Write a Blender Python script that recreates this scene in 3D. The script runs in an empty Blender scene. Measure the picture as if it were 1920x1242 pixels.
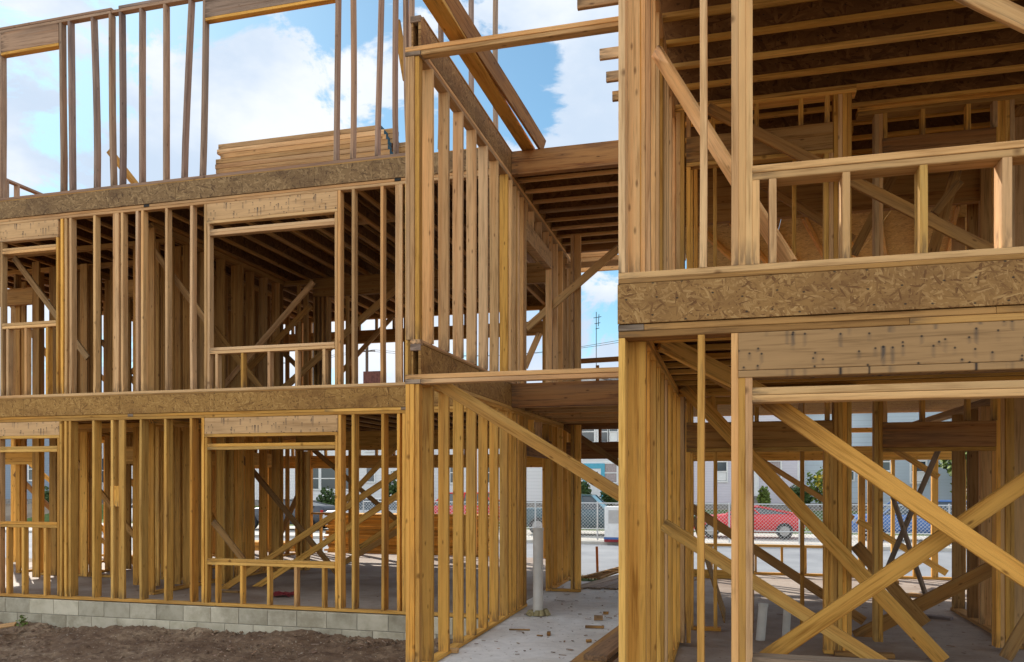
import bpy, math, random
from mathutils import Vector, Matrix, noise
R = random.Random(7)
C15, S15 = math.cos(math.radians(15)), math.sin(math.radians(15))
F, CX, HY, EYE = 1520.0, 960.0, 903.0, 1.58
sc = bpy.context.scene
col = sc.collection

# ---------- measuring helpers: a sight line of the photo (1920 x 1242) cut by a wall plane y = Y ----------
def at(px, py, Y):
    t = (px - CX) / F
    d = Y / (C15 + S15 * t)
    return Vector((d * (C15 * t - S15), Y, EYE + (HY - py) / F * d))
def XA(px, Y): return at(px, 0, Y).x

# ---------- materials ----------
class NT:
    def __init__(s, name):
        s.m = bpy.data.materials.new(name); s.m.use_nodes = True
        s.t = s.m.node_tree; s.n = s.t.nodes; s.bsdf = s.n['Principled BSDF']
    def new(s, typ, **kw):
        nd = s.n.new('ShaderNode' + typ)
        for k, v in kw.items():
            if k.startswith('i_'):
                key = k[2:]; key = int(key) if key.isdigit() else key.replace('_', ' ')
                if isinstance(v, bpy.types.NodeSocket): s.t.links.new(v, nd.inputs[key])
                else: nd.inputs[key].default_value = v
            else: setattr(nd, k, v)
        return nd
    def math(s, op, a, b=0.0, clamp=False):
        return s.new('Math', operation=op, use_clamp=clamp, i_0=a, i_1=b).outputs[0]
    def vmul(s, v, xyz): return s.new('VectorMath', operation='MULTIPLY', i_0=v, i_1=xyz).outputs[0]
    def noise(s, v, scale=1.0, detail=2.0, rough=.5, dist=0.0):
        return s.new('TexNoise', i_Vector=v, i_Scale=scale, i_Detail=detail, i_Roughness=rough, i_Distortion=dist).outputs['Fac']
    def ramp(s, f, stops):
        r = s.new('ValToRGB', i_0=f); e = r.color_ramp.elements
        while len(e) < len(stops): e.new(.5)
        for k, (p, c) in enumerate(stops):
            e[k].position = p; e[k].color = (c[0], c[1], c[2], 1) if isinstance(c, (tuple, list)) else (c, c, c, 1)
        return r.outputs[0]
    def mix(s, f, a, b, bt='MIX'):
        nd = s.new('Mix', data_type='RGBA', blend_type=bt)
        for i, v in ((0, f), (6, a), (7, b)):
            if isinstance(v, bpy.types.NodeSocket): s.t.links.new(v, nd.inputs[i])
            else: nd.inputs[i].default_value = v if i == 0 else (v[0], v[1], v[2], 1)
        return nd.outputs[2]
    def out(s, color=None, rough=.7, bump=None, bs=.3, bd=.005, metal=0.0, spec=.3):
        b = s.bsdf
        if isinstance(color, bpy.types.NodeSocket): s.t.links.new(color, b.inputs['Base Color'])
        elif color: b.inputs['Base Color'].default_value = (*color, 1)
        if isinstance(rough, bpy.types.NodeSocket): s.t.links.new(rough, b.inputs['Roughness'])
        else: b.inputs['Roughness'].default_value = rough
        b.inputs['Metallic'].default_value = metal
        b.inputs['Specular IOR Level'].default_value = spec
        if bump is not None:
            bn = s.new('Bump', i_Strength=bs, i_Distance=bd, i_Height=bump)
            s.t.links.new(bn.outputs[0], b.inputs['Normal'])
        return s.m

def gcoord(n):
    gc = n.new('Attribute', attribute_name='gc').outputs['Vector']
    rn = n.new('Attribute', attribute_name='rnd').outputs['Fac']
    off = n.new('Combine' + 'XYZ', i_0=n.math('MULTIPLY', rn, 91.0), i_1=n.math('MULTIPLY', rn, 37.0), i_2=n.math('MULTIPLY', rn, 53.0)).outputs[0]
    return n.new('VectorMath', operation='ADD', i_0=gc, i_1=off).outputs[0], rn

def wood(name, light, dark, tint2, grey=.35, vj=.35):
    n = NT(name); v, rn = gcoord(n)
    w = n.noise(n.vmul(v, (.9, 5, 5)), 1, 2)
    n1 = n.noise(n.vmul(v, (1.3, 26, 26)), 1, 3, .6, .6)
    n2 = n.noise(n.vmul(v, (5, 110, 110)), 1, 2, .6)
    g = n.math('ADD', n.math('MULTIPLY', n1, .72), n.math('MULTIPLY', n2, .42))
    c = n.ramp(g, [(.40, dark), (.56, light), (.72, tuple(min(1, x * 1.12) for x in light))])
    # each board leans to one of two tints
    wn = n.new('TexWhiteNoise', noise_dimensions='1D', i_W=n.math('MULTIPLY', rn, 173.0)).outputs['Value']
    c = n.mix(n.math('MULTIPLY', wn, 1.0), c, n.mix(1.0, c, tint2, 'MULTIPLY'))
    # greyish weathering in patches
    st = n.ramp(w, [(.52, 0.0), (.74, 1.0)])
    c = n.mix(n.math('MULTIPLY', st, grey), c, tuple(x * .42 + .05 for x in dark))
    # knots
    vo = n.new('TexVoronoi', feature='F1', i_Vector=n.vmul(v, (7.5, 21, 8)), i_Scale=1.0)
    vc = n.new('SeparateColor', i_0=vo.outputs['Color']).outputs[0]
    kn = n.math('MULTIPLY', n.ramp(vo.outputs['Distance'], [(.08, 1.0), (.22, 0.0)]), n.ramp(vc, [(.72, 0.0), (.76, 1.0)]))
    c = n.mix(n.math('MULTIPLY', kn, .75), c, (dark[0] * .38, dark[1] * .3, dark[2] * .25))
    wn2 = n.new('TexWhiteNoise', noise_dimensions='1D', i_W=n.math('MULTIPLY', rn, 911.0)).outputs['Value']
    c = n.mix(n.ramp(wn2, [(.45, 0.0), (.9, 1.0)]), c, n.mix(1.0, c, (1.0, 1.06, 1.3), 'MULTIPLY'))
    wn3 = n.new('TexWhiteNoise', noise_dimensions='1D', i_W=n.math('MULTIPLY', rn, 397.0)).outputs['Value']
    c = n.mix(n.ramp(wn3, [(.68, 0.0), (.98, .75)]), c, n.mix(1.0, c, (.62, .62, .72), 'MULTIPLY'))
    # heartwood band along one side of the board
    hb = n.noise(n.vmul(v, (.35, 16, 9)), 1, 1)
    c = n.mix(n.math('MULTIPLY', n.ramp(hb, [(.52, 0.0), (.62, 1.0)]), .5), c, n.mix(1.0, c, (.86, .70, .56), 'MULTIPLY'))
    # damp, muddy and nail-marked ends
    gl = n.new('SeparateXYZ', i_0=n.new('Attribute', attribute_name='gc').outputs['Vector']).outputs[0]
    en = n.math('MULTIPLY', n.ramp(gl, [(.0, 1.0), (.16, 0.0)]), n.ramp(n.noise(n.vmul(v, (7, 40, 40)), 1, 3), [(.42, 0.0), (.58, 1.0)]))
    c = n.mix(n.math('MULTIPLY', en, .7), c, (.09, .06, .04))
    # blue stain streaks
    bl = n.ramp(n.noise(n.vmul(v, (1.6, 34, 34)), 1, 3, .65), [(.64, 0.0), (.74, 1.0)])
    c = n.mix(n.math('MULTIPLY', bl, .55), c, tuple(x * .45 + .03 for x in dark))
    val = n.math('ADD', n.math('MULTIPLY', rn, vj), 1.0 - vj * .55)
    c = n.mix(1.0, c, n.new('CombineColor', i_0=val, i_1=val, i_2=val).outputs[0], 'MULTIPLY')
    return n.out(c, .75, n1, .25, .002, spec=.2)

def nailed(name, light, dark):
    """header lumber: rows of rusty nail heads with dark drip streaks"""
    n = NT(name); v, rn = gcoord(n)
    gc = n.new('Attribute', attribute_name='gc').outputs['Vector']
    n1 = n.noise(n.vmul(v, (1.3, 20, 20)), 1, 3, .6, 1.2)
    n2 = n.noise(n.vmul(v, (4, 90, 90)), 1, 2, .6)
    g = n.math('ADD', n.math('MULTIPLY', n1, .72), n.math('MULTIPLY', n2, .42))
    c = n.ramp(g, [(.36, dark), (.54, light), (.75, tuple(min(1, x * 1.1) for x in light))])
    w = n.noise(n.vmul(v, (1.5, 6, 6)), 1, 3)
    c = n.mix(n.math('MULTIPLY', n.ramp(w, [(.5, 0.0), (.72, 1.0)]), .4), c, tuple(x * .5 for x in dark))
    for (fu, fv, amt) in ((4.6, 9.0, .75), (1.9, 4.0, .8), (9.0, 12.0, .4)):
        off = n.new('VectorMath', operation='ADD', i_0=n.vmul(gc, (fu, fv, 0)), i_1=(fu * 3.7, fv * 1.3 + .37, 0)).outputs[0]
        vo = n.new('TexVoronoi', feature='F1', voronoi_dimensions='2D', i_Vector=off, i_Scale=1.0, i_Randomness=1.0)
        df = n.new('SeparateXYZ', i_0=n.new('VectorMath', operation='SUBTRACT', i_0=off, i_1=vo.outputs['Position']).outputs[0])
        du = n.math('DIVIDE', n.math('ABSOLUTE', df.outputs[0]), fu); dv = n.math('DIVIDE', df.outputs[1], -fv)
        keep = n.math('GREATER_THAN', n.new('SeparateColor', i_0=vo.outputs['Color']).outputs[0], .15)
        below = n.math('MULTIPLY', n.ramp(n.math('ADD', dv, .5), [(.494, 0.0), (.50, 1.0)]), n.ramp(dv, [(.0, 1.0), (.17, 0.0)]))
        below = n.math('MULTIPLY', below, n.ramp(n.noise(n.vmul(v, (14, 10, 1)), 1, 3), [(.36, 0.35), (.56, 1.0)]))
        drip = n.math('MULTIPLY', n.math('MULTIPLY', below, n.ramp(du, [(.002, 1.0), (.016, 0.0)])), keep)
        c = n.mix(n.math('MULTIPLY', drip, amt), c, (.07, .06, .055))
        rr = n.math('SQRT', n.math('ADD', n.math('MULTIPLY', du, du), n.math('MULTIPLY', dv, dv)))
        c = n.mix(n.math('MULTIPLY', n.ramp(rr, [(.003, 1.0), (.007, 0.0)]), keep), c, (.03, .022, .02))
    vo = n.new('TexVoronoi', feature='F1', i_Vector=n.vmul(v, (1.1, 5, 5)), i_Scale=1.0)
    c = n.mix(n.ramp(vo.outputs['Distance'], [(.05, .7), (.11, 0.0)]), c, tuple(x * .45 for x in dark))
    return n.out(c, .8, n1, .25, .002, spec=.2)

def osb(name, lo, mid, hi, sx=7, sy=38):
    n = NT(name); v, rn = gcoord(n)
    wob = n.new('TexNoise', i_Vector=n.vmul(v, (22, 22, 1)), i_Scale=1.0, i_Detail=2.0).outputs['Color']
    v = n.new('VectorMath', operation='ADD', i_0=v, i_1=n.vmul(n.new('VectorMath', operation='SUBTRACT', i_0=wob, i_1=(.5, .5, .5)).outputs[0], (.010, .010, 0))).outputs[0]
    last = None
    for k, ang in enumerate((8, 52, -38, 96, 21, -14, 70)):
        mp = n.new('Mapping', i_Vector=v, i_Rotation=(0, 0, math.radians(ang)), i_Location=(k * 3.3, k * 1.7, 0)).outputs[0]
        vo = n.new('TexVoronoi', feature='F1', voronoi_dimensions='2D', i_Vector=n.vmul(mp, (sx, sy, 1)), i_Scale=1.0)
        fib = n.noise(n.vmul(mp, (sx * .8, sy * 4, 1)), 1, 2)
        s3 = n.new('SeparateColor', i_0=vo.outputs['Color'])
        cvk = n.math('ADD', n.math('MULTIPLY', s3.outputs[1], .62), n.math('MULTIPLY', fib, .42))
        if last is None: h, cv = s3.outputs[0], cvk
        else:
            up = n.math('GREATER_THAN', s3.outputs[0], h)
            cv = n.math('ADD', n.math('MULTIPLY', up, cvk), n.math('MULTIPLY', n.math('SUBTRACT', 1.0, up), cv))
            h = n.math('MAXIMUM', s3.outputs[0], h)
        last = 1
    c = n.ramp(cv, [(.16, lo), (.4, mid), (.62, mid), (.95, hi)])
    w = n.noise(n.vmul(v, (1.6, 3, 1)), 1, 5, .65)
    c = n.mix(n.math('MULTIPLY', n.ramp(w, [(.48, 0.0), (.72, 1.0)]), .6), c, lo)
    gw = n.new('SeparateXYZ', i_0=n.new('Attribute', attribute_name='gc').outputs['Vector'])
    nl = n.new('TexVoronoi', feature='F1', voronoi_dimensions='2D', i_Vector=n.vmul(n.new('Attribute', attribute_name='gc').outputs['Vector'], (6.2, 9.5, 0)), i_Scale=1.0, i_Randomness=.35)
    c = n.mix(n.ramp(nl.outputs['Distance'], [(.03, .9), (.055, 0.0)]), c, (.03, .025, .02))
    return n.out(c, .8, h, .35, .002, spec=.2)

def plain(name, c, rough=.6, metal=0.0, var=.12, scale=6.0, spec=.4):
    n = NT(name); v = n.new('TexCoord').outputs['Object']
    f = n.noise(v, scale, 4, .6)
    cc = n.mix(n.ramp(f, [(.35, 0.0), (.7, 1.0)]), c, tuple(x * (1 - var) for x in c))
    return n.out(cc, rough, metal=metal, spec=spec)

def siding(name, c, pitch=.15):
    n = NT(name); v = n.new('TexCoord').outputs['Object']
    z = n.new('SeparateXYZ', i_0=v).outputs[2]
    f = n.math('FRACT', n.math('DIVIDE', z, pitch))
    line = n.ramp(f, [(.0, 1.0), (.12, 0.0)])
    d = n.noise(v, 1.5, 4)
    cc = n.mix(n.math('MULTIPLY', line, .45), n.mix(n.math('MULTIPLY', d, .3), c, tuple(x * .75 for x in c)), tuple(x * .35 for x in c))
    return n.out(cc, .6, f, .5, .02)

M = {}
M['fir'] = wood('fir_lumber', (.67, .425, .195), (.44, .255, .105), (1.0, .88, .76), grey=.35, vj=.5)
M['golden'] = wood('golden_lumber', (.71, .405, .10), (.43, .215, .04), (1.0, .88, .70), grey=.4, vj=.5)
M['rough'] = wood('old_shaded_lumber', (.45, .25, .08), (.25, .125, .036), (.9, .8, .68), grey=.3)  # old lumber; on deep walls its dark tone stands in for shade
M['grey'] = wood('grey_lumber', (.36, .28, .21), (.2, .15, .11), (.9, .85, .8), grey=.6)
M['weathered'] = wood('weathered_stud', (.37, .26, .18), (.22, .145, .095), (1.0, .88, .8), grey=.5)
M['soffit'] = osb('bounce_lit_strand_board', (.32, .19, .05), (.58, .38, .12), (.75, .55, .22), 10, 50)  # brighter strand board: sun bounced off the floor is put into its colour
M['dkplank'] = wood('dark_plank', (.25, .15, .085), (.13, .075, .04), (.9, .85, .8), grey=.4)
M['lvl'] = wood('laminated_beam', (.36, .175, .06), (.19, .08, .03), (.9, .85, .8), grey=.5)
M['header'] = nailed('nailed_header', (.58, .36, .18), (.40, .225, .10))
M['header_r'] = nailed('weathered_header', (.36, .215, .098), (.22, .125, .055))
M['osb'] = osb('strand_board', (.15, .065, .02), (.34, .185, .055), (.52, .31, .11), 13, 70)
M['osb_w'] = osb('weathered_strand_board', (.09, .05, .028), (.23, .14, .065), (.42, .28, .14), 12, 60)
M['osb_n'] = osb('strand_board_near', (.12, .052, .02), (.29, .157, .055), (.50, .31, .13), 17, 95)
M['osb_in'] = osb('strand_board_shaded', (.07, .03, .011), (.17, .078, .026), (.28, .14, .05), 8, 40)  # strand board darkened in colour for the shade of ceilings and joists

def concrete(name, c, dirt, sc_=1.0):
    n = NT(name); v = n.new('TexCoord').outputs['Object']
    a = n.noise(v, .7 * sc_, 5, .62, .4); b = n.noise(v, 9 * sc_, 4, .6); d = n.noise(v, 120, 2)
    cc = n.mix(n.ramp(a, [(.42, 0.0), (.66, 1.0)]), c, dirt)
    cc = n.mix(n.math('MULTIPLY', n.ramp(b, [(.4, 0.0), (.75, 1.0)]), .5), cc, tuple(x * .6 for x in c))
    sp = n.ramp(n.noise(v, 26, 1), [(.70, 0.0), (.73, 1.0)])
    cc = n.mix(n.math('MULTIPLY', sp, .6), cc, (.16, .09, .05))
    return n.out(cc, .75, n.math('ADD', b, n.math('MULTIPLY', d, .4)), .4, .006)
M['slab'] = concrete('concrete_slab', (.46, .385, .33), (.25, .175, .13))
M['slab_skylit'] = concrete('skylit_concrete', (.80, .79, .78), (.60, .56, .51))  # concrete made paler to carry the open sky's light in the passage
def blockmat():
    n = NT('concrete_block'); v, rn = gcoord(n)
    a = n.noise(v, 6, 4, .6); b = n.noise(v, 60, 3, .6)
    c = n.mix(n.ramp(a, [(.4, 0.0), (.7, 1.0)]), (.54, .48, .37), (.42, .37, .27))
    c = n.mix(n.math('MULTIPLY', n.ramp(n.noise(v, 1.6, 6, .72), [(.48, 0.0), (.64, 1.0)]), .55), c, (.22, .18, .12))
    val = n.math('ADD', n.math('MULTIPLY', rn, .35), .8)
    c = n.mix(1.0, c, n.new('CombineColor', i_0=val, i_1=val, i_2=val).outputs[0], 'MULTIPLY')
    return n.out(c, .9, b, .5, .004)
M['block'] = blockmat()
M['mortar'] = plain('mortar', (.30, .28, .24), .9)
def dirtmat():
    n = NT('bare_dirt'); v = n.new('TexCoord').outputs['Object']
    a = n.noise(v, 1.3, 6, .65, .5); b = n.noise(v, 14, 6, .7)
    c = n.ramp(a, [(.3, (.12, .07, .042)), (.5, (.21, .135, .085)), (.68, (.36, .26, .17))])
    c = n.mix(n.ramp(b, [(.45, 0.0), (.62, .8)]), c, (.10, .06, .04))
    c = n.mix(n.ramp(n.noise(v, 38, 2), [(.66, 0.0), (.70, .8)]), c, (.45, .38, .3))
    return n.out(c, .95, b, .8, .03)
M['dirt'] = dirtmat()
def groundmat():
    n = NT('dusty_ground'); v = n.new('TexCoord').outputs['Object']
    a = n.noise(v, .25, 6, .6)
    c = n.ramp(a, [(.35, (.20, .15, .105)), (.6, (.33, .26, .19))])
    return n.out(c, .95, n.noise(v, 6, 5), .5, .05)
M['ground'] = groundmat()
def asphalt():
    n = NT('asphalt'); v = n.new('TexCoord').outputs['Object']
    c = n.ramp(n.noise(v, .5, 6, .6), [(.35, (.22, .23, .25)), (.65, (.31, .32, .34))])
    c = n.mix(n.math('MULTIPLY', n.noise(v, 50, 2), .4), c, (.1, .1, .1))
    return n.out(c, .85, n.noise(v, 60, 2), .3, .005)
M['asphalt'] = asphalt()
M['walk'] = plain('pavement', (.55, .52, .47), .85, var=.25, scale=2)
def grassmat():
    n = NT('grass'); v = n.new('TexCoord').outputs['Object']
    c = n.ramp(n.noise(v, 3, 6, .7), [(.35, (.05, .09, .02)), (.65, (.14, .2, .05))])
    return n.out(c, .9, n.noise(v, 30, 3), .8, .05)
M['grass'] = grassmat()
M['pvc'] = plain('white_plastic', (.72, .70, .66), .35, var=.18, scale=5)
M['white'] = plain('white_paint', (.78, .78, .78), .5)
M['steel'] = plain('galvanised_steel', (.55, .56, .57), .45, .7)
M['black'] = plain('black_rubber', (.02, .02, .02), .8)
M['rim'] = plain('alloy', (.45, .45, .46), .3, .8)
M['glass'] = NT('dark_glass').out((.04, .055, .07), .08, spec=.8)
M['redlight'] = plain('red_lens', (.4, .01, .01), .2)
M['amber'] = plain('orange_plastic', (.8, .2, .04), .5)
M['ragred'] = plain('red_cloth', (.33, .04, .05), .9, var=.6, scale=40)
M['bluepaint'] = plain('blue_end_paint', (.02, .10, .16), .7, var=.4, scale=30)
M['foil'] = plain('yellow_foam', (.45, .38, .2), .8, var=.5, scale=30)
M['leaf'] = plain('leaf_green', (.07, .12, .03), .7, var=.6, scale=9)
M['leafl'] = plain('leaf_yellow_green', (.16, .22, .04), .7, var=.5, scale=9)
M['yellow'] = plain('yellow_petal', (.65, .5, .03), .6, var=.2)
M['bark'] = plain('bark', (.12, .08, .055), .9, var=.5, scale=20)
M['curtain'] = plain('curtain', (.45, .38, .38), .9, var=.35, scale=14)
M['skyblue'] = plain('sky_blue_paint', (.10, .42, .58), .5)
M['brick'] = plain('red_brick', (.17, .06, .045), .9, var=.5, scale=8)
M['stone'] = plain('grey_stone', (.32, .3, .28), .9, var=.5, scale=6)
M['shingle'] = plain('shingles', (.16, .15, .15), .9, var=.4, scale=8)

# ---------- mesh helpers ----------
WP = {}
def mixm(m):
    if m == 'golden' and R.random() < .16: return 'fir'
    if m == 'fir' and R.random() < .10: return 'golden'
    if m == 'rough' and R.random() < .25: return 'fir'
    return m
class B:
    """collects boards, blocks and other solids, then links them as ONE mesh object"""
    def __init__(s): s.v = []; s.f = []; s.g = []; s.r = []; s.k = []
    def board(s, p0, p1, a, b, up=(0, 0, 1), bow=0.0, ch=.0035, rnd=None, seg=None, tw=0.0):
        """length p0-p1, b across along `up`, a across the other way"""
        p0, p1 = Vector(p0), Vector(p1); ax = (p1 - p0); L = ax.length; ax.normalize()
        V = Vector(up); V = (V - ax * V.dot(ax)).normalized(); U = ax.cross(V)
        rnd = R.random() if rnd is None else rnd
        seg = seg or (5 if bow else 1)
        ch = min(ch, a * .2, b * .2); ha, hb = a / 2, b / 2
        prof = [(-ha + ch, -hb), (ha - ch, -hb), (ha, -hb + ch), (ha, hb - ch), (ha - ch, hb), (-ha + ch, hb), (-ha, hb - ch), (-ha, -hb + ch)]
        bu, bv = (R.uniform(-bow, bow), R.uniform(-bow, bow)) if bow else (0, 0)
        k2 = R.uniform(.3, .7)
        base = len(s.v); s.k.append((base, len(s.f)))
        for i in range(seg + 1):
            t = i / seg; o = p0 + ax * (L * t) + U * (bu * math.sin(math.pi * t ** k2 if t else 0)) + V * (bv * math.sin(math.pi * t))
            for (x, y) in prof:
                if tw:
                    q = tw * (t - .5); x, y = x * math.cos(q) - y * math.sin(q), x * math.sin(q) + y * math.cos(q)
                s.v.append(o + U * x + V * y)
                w, th = (y, x) if b >= a else (x, y)
                s.g.append((L * t, w, th)); s.r.append(rnd)
        for i in range(seg):
            for k in range(8):
                q = base + i * 8; k2_ = (k + 1) % 8
                s.f.append((q + k, q + k2_, q + 8 + k2_, q + 8 + k))
        s.f.append(tuple(base + 7 - k for k in range(8)))
        s.f.append(tuple(base + seg * 8 + k for k in range(8)))
        return s
    def box(s, x0, x1, y0, y1, z0, z1, **kw):
        dx, dy, dz = abs(x1 - x0), abs(y1 - y0), abs(z1 - z0)
        cx, cy, cz = (x0 + x1) / 2, (y0 + y1) / 2, (z0 + z1) / 2
        if dz >= dx and dz >= dy: return s.board((cx, cy, min(z0, z1)), (cx, cy, max(z0, z1)), dx, dy, (0, 1, 0), **kw)
        if dx >= dy: return s.board((min(x0, x1), cy, cz), (max(x0, x1), cy, cz), dy, dz, (0, 0, 1), **kw)
        return s.board((cx, min(y0, y1), cz), (cx, max(y0, y1), cz), dx, dz, (0, 0, 1), **kw)
    def tube(s, p0, p1, r, n=8, r2=None, caps=True, rnd=0.5):
        p0, p1 = Vector(p0), Vector(p1); ax = (p1 - p0).normalized(); L = (p1 - p0).length
        V = ax.orthogonal().normalized(); U = ax.cross(V); base = len(s.v)
        for i, (p, rr) in enumerate(((p0, r), (p1, r if r2 is None else r2))):
            for k in range(n):
                a = 2 * math.pi * k / n
                s.v.append(p + U * (rr * math.cos(a)) + V * (rr * math.sin(a))); s.g.append((L * i, k * .01, 0)); s.r.append(rnd)
        for k in range(n):
            k2 = (k + 1) % n; s.f.append((base + k, base + k2, base + n + k2, base + n + k))
        if caps:
            s.f.append(tuple(base + n - 1 - k for k in range(n))); s.f.append(tuple(base + n + k for k in range(n)))
        return s
    def poly(s, pts, faces, rnd=.5):
        base = len(s.v)
        for p in pts: s.v.append(Vector(p)); s.g.append(tuple(p)); s.r.append(rnd)
        for f in faces: s.f.append(tuple(base + i for i in f))
        return s
    def build(s, name, mat, parent=None, smooth=False, kind=None, label=None):
        if name in ('wall_frame', 'rear_sill') and len(s.k) > 1:          # every plate of a frame is a piece of its own
            ks = s.k + [(len(s.v), len(s.f))]; first = None
            for (v0, f0), (v1, f1) in zip(ks, ks[1:]):
                q = B(); q.v = s.v[v0:v1]; q.g = s.g[v0:v1]; q.r = s.r[v0:v1]; q.f = [tuple(i - v0 for i in f) for f in s.f[f0:f1]]
                if first is None: first = q.build(name, mat, parent)
                else: q.build('plate' if name == 'wall_frame' else 'sill', mat, first)
            return first
        lo = Vector([min(v[i] for v in s.v) for i in range(3)]); hi = Vector([max(v[i] for v in s.v) for i in range(3)])
        o = (lo + hi) / 2; o.z = lo.z
        me = bpy.data.meshes.new(name)
        me.from_pydata([v - o for v in s.v], [], s.f)
        a = me.attributes.new('gc', 'FLOAT_VECTOR', 'POINT'); a.data.foreach_set('vector', [c for g in s.g for c in g])
        a = me.attributes.new('rnd', 'FLOAT', 'POINT'); a.data.foreach_set('value', s.r)
        if name in ('stud', 'jack_stud', 'cripple_stud'): mat = mixm(mat)
        me.materials.append(M[mat] if isinstance(mat, str) else mat)
        if smooth:
            for p in me.polygons: p.use_smooth = True
        me.update()
        ob = bpy.data.objects.new(name, me); col.objects.link(ob)
        if parent is not None: ob.parent = parent; ob.location = o - WP[parent.name]
        else: ob.location = o
        WP[ob.name] = o
        if kind: ob['kind'] = kind
        if label: ob['label'] = label
        return ob
def tag(o, label, cat, group=None):
    o['label'] = label; o['category'] = cat
    if group: o['group'] = group
    return o
def thing(name, label, cat, loc=(0, 0, 0), group=None):
    o = bpy.data.objects.new(name, None); o.empty_display_size = .2; col.objects.link(o)
    o.location = loc; WP[o.name] = Vector(loc); return tag(o, label, cat, group)
def struct(o): o['kind'] = 'structure'; return o

# ---------- levels ----------
T = .038
FL = [0.0, 2.72, 5.44]                 # deck tops
def plate_t(k): return FL[k] + T       # stud foot
def stud_t(k): return FL[k] + (2.388 if k < 2 else 2.31)
def top_t(k): return stud_t(k) + .076
YF = 8.95                              # front of the left building
YR = 4.58                              # front of the right building

# =====================================================================  LEFT BUILDING
LB = thing('timber_frame_building', 'unfinished timber framed building on the left with open stud walls on a concrete block footing', 'building frame', (-7, YF, -.35))
XL, XE = -13.2, -2.60
D4 = .089
def studs_px(parent, k, pxs, Y=YF, mat='fir', z0=None, z1=None, flat=False, name='stud', lean=None):
    for p in pxs:
        x = XA(p, Y); dk = .135 if k == 0 else .095; w = .089 if flat else T; dep = T if flat else dk
        j = R.uniform(-.002, .002)
        dx = lean.get(p, (0, 0)) if lean else (0, 0)
        za, zb = (plate_t(k) if z0 is None else z0), (stud_t(k) if z1 is None else z1)
        bow = .012 if k == 2 else .005
        zc = (za + zb) / 2
        B().board((x + w / 2 + dx[0], Y + dep / 2 + j + .002, za), (x + w / 2 + dx[1], Y + dep / 2 + j + .002, zb), w, dep, (0, 1, 0), bow=bow).build(name, mat, parent)
def cc_px(px, Y=YF): return XA(px, Y)

def window(parent, k, pxa, pxb, Y, mat, hmat, head, sill, crips, dep=D4, lower=(-.33, -.39), jackw=1):
    """header, its plate, a double plate under it, a double sill and cripples; pxa/pxb = outer ends of the header"""
    xa, xb = XA(pxa, Y), XA(pxb, Y); zt = stud_t(k)
    B().box(xa, xb, Y - .001, Y + dep, zt - head, zt - .002).build('header', hmat, parent)
    B().box(xa, xb, Y - .003, Y + dep, zt - head - .040, zt - head - .002).build('header_plate', mat, parent)
    zj = zt - head - .042
    nj = jackw * T
    for q in range(jackw):
        B().box(xa + q * T + .001, xa + (q + 1) * T - .001, Y + .001, Y + dep, plate_t(k), zj, bow=.002).build('jack_stud', mat, parent)
        B().box(xb - (q + 1) * T + .001, xb - q * T - .001, Y + .001, Y + dep, plate_t(k), zj, bow=.002).build('jack_stud', mat, parent)
    b = B()
    b.box(xa + nj + .001, xb - nj - .001, Y + .004, Y + dep, zt + lower[0] - .038, zt + lower[0]); b.box(xa + nj + .001, xb - nj - .001, Y + .001, Y + dep, zt + lower[0] - .078, zt + lower[0] - .040)
    b.build('blocking', mat, parent)
    zs = FL[k] + sill
    b = B()
    b.box(xa + nj + .001, xb - nj - .001, Y - .002, Y + dep, zs - .038, zs); b.box(xa + nj + .001, xb - nj - .001, Y + .002, Y + dep, zs - .078, zs - .040)
    b.build('window_sill', mat, parent)
    for p in crips:
        x = XA(p, Y); B().box(x, x + T, Y + .003, Y + dep, plate_t(k), zs - .079, bow=.002).build('cripple_stud', mat, parent)

def plates(name, xa, xb, ya, yb, k, mat, parent, door=None, rough=False):
    b = B()
    b.box(xa, xb, ya, yb, FL[k] + .001, plate_t(k) - .001)
    # double top plate, jointed like the real one
    for i, z in enumerate((stud_t(k), stud_t(k) + T)):
        if abs(xb - xa) > abs(yb - ya):
            cuts = [xa] + sorted(R.uniform(min(xa, xb) + .5, max(xa, xb) - .5) for _ in range(int(abs(xb - xa) / 4))) + [xb]
            for c0, c1 in zip(cuts, cuts[1:]): b.box(c0 + .001, c1 - .001, ya + R.uniform(-.002, .002), yb, z + .001, z + T - .001)
        else: b.box(xa, xb, ya, yb, z + .001, z + T - .001)
    return b.build(name, mat, parent)

# ground storey front wall
W0 = plates('wall_frame', XL, XE, YF, YF + D4, 0, 'golden', LB)
studs_px(W0, 0, [111, 128, 172, 207, 261, 307, 355, 377, 634, 659, 714.6, 744, 754, 759.5], mat='golden')
studs_px(W0, 0, [120], mat='golden', z1=stud_t(0))
studs_px(W0, 0, [222], mat='golden', flat=True)
studs_px(W0, 0, [-15, -60, -110], mat='golden')
window(W0, 0, -4, 111, YF, 'golden', 'header', .185, 1.03, [11, 40, 81])
window(W0, 0, 383.5, 633, YF, 'golden', 'header', .205, .60, [403, 449.5, 500, 551, 603], jackw=1)
B().box(XA(207, YF) - .02, XA(222, YF), YF + .02, YF + .05, 1.25, 1.52).build('scab_block', 'golden', W0)
# second storey front wall
W1 = plates('wall_frame', XL, XE, YF, YF + D4, 1, 'fir', LB)
studs_px(W1, 1, [113, 129, 174, 226, 264, 309, 356, 382, 633, 659, 713, 759], mat='fir')
studs_px(W1, 1, [211, 741], mat='fir', flat=True)
studs_px(W1, 1, [254, 120], mat='fir')
studs_px(W1, 1, [-15, -60, -110], mat='fir')
window(W1, 1, 0, 109, YF, 'fir', 'header', .20, 1.03, [11, 45, 85])
window(W1, 1, 388, 632.5, YF, 'fir', 'header', .215, .555, [403, 451, 501, 552.5, 604])
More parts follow.
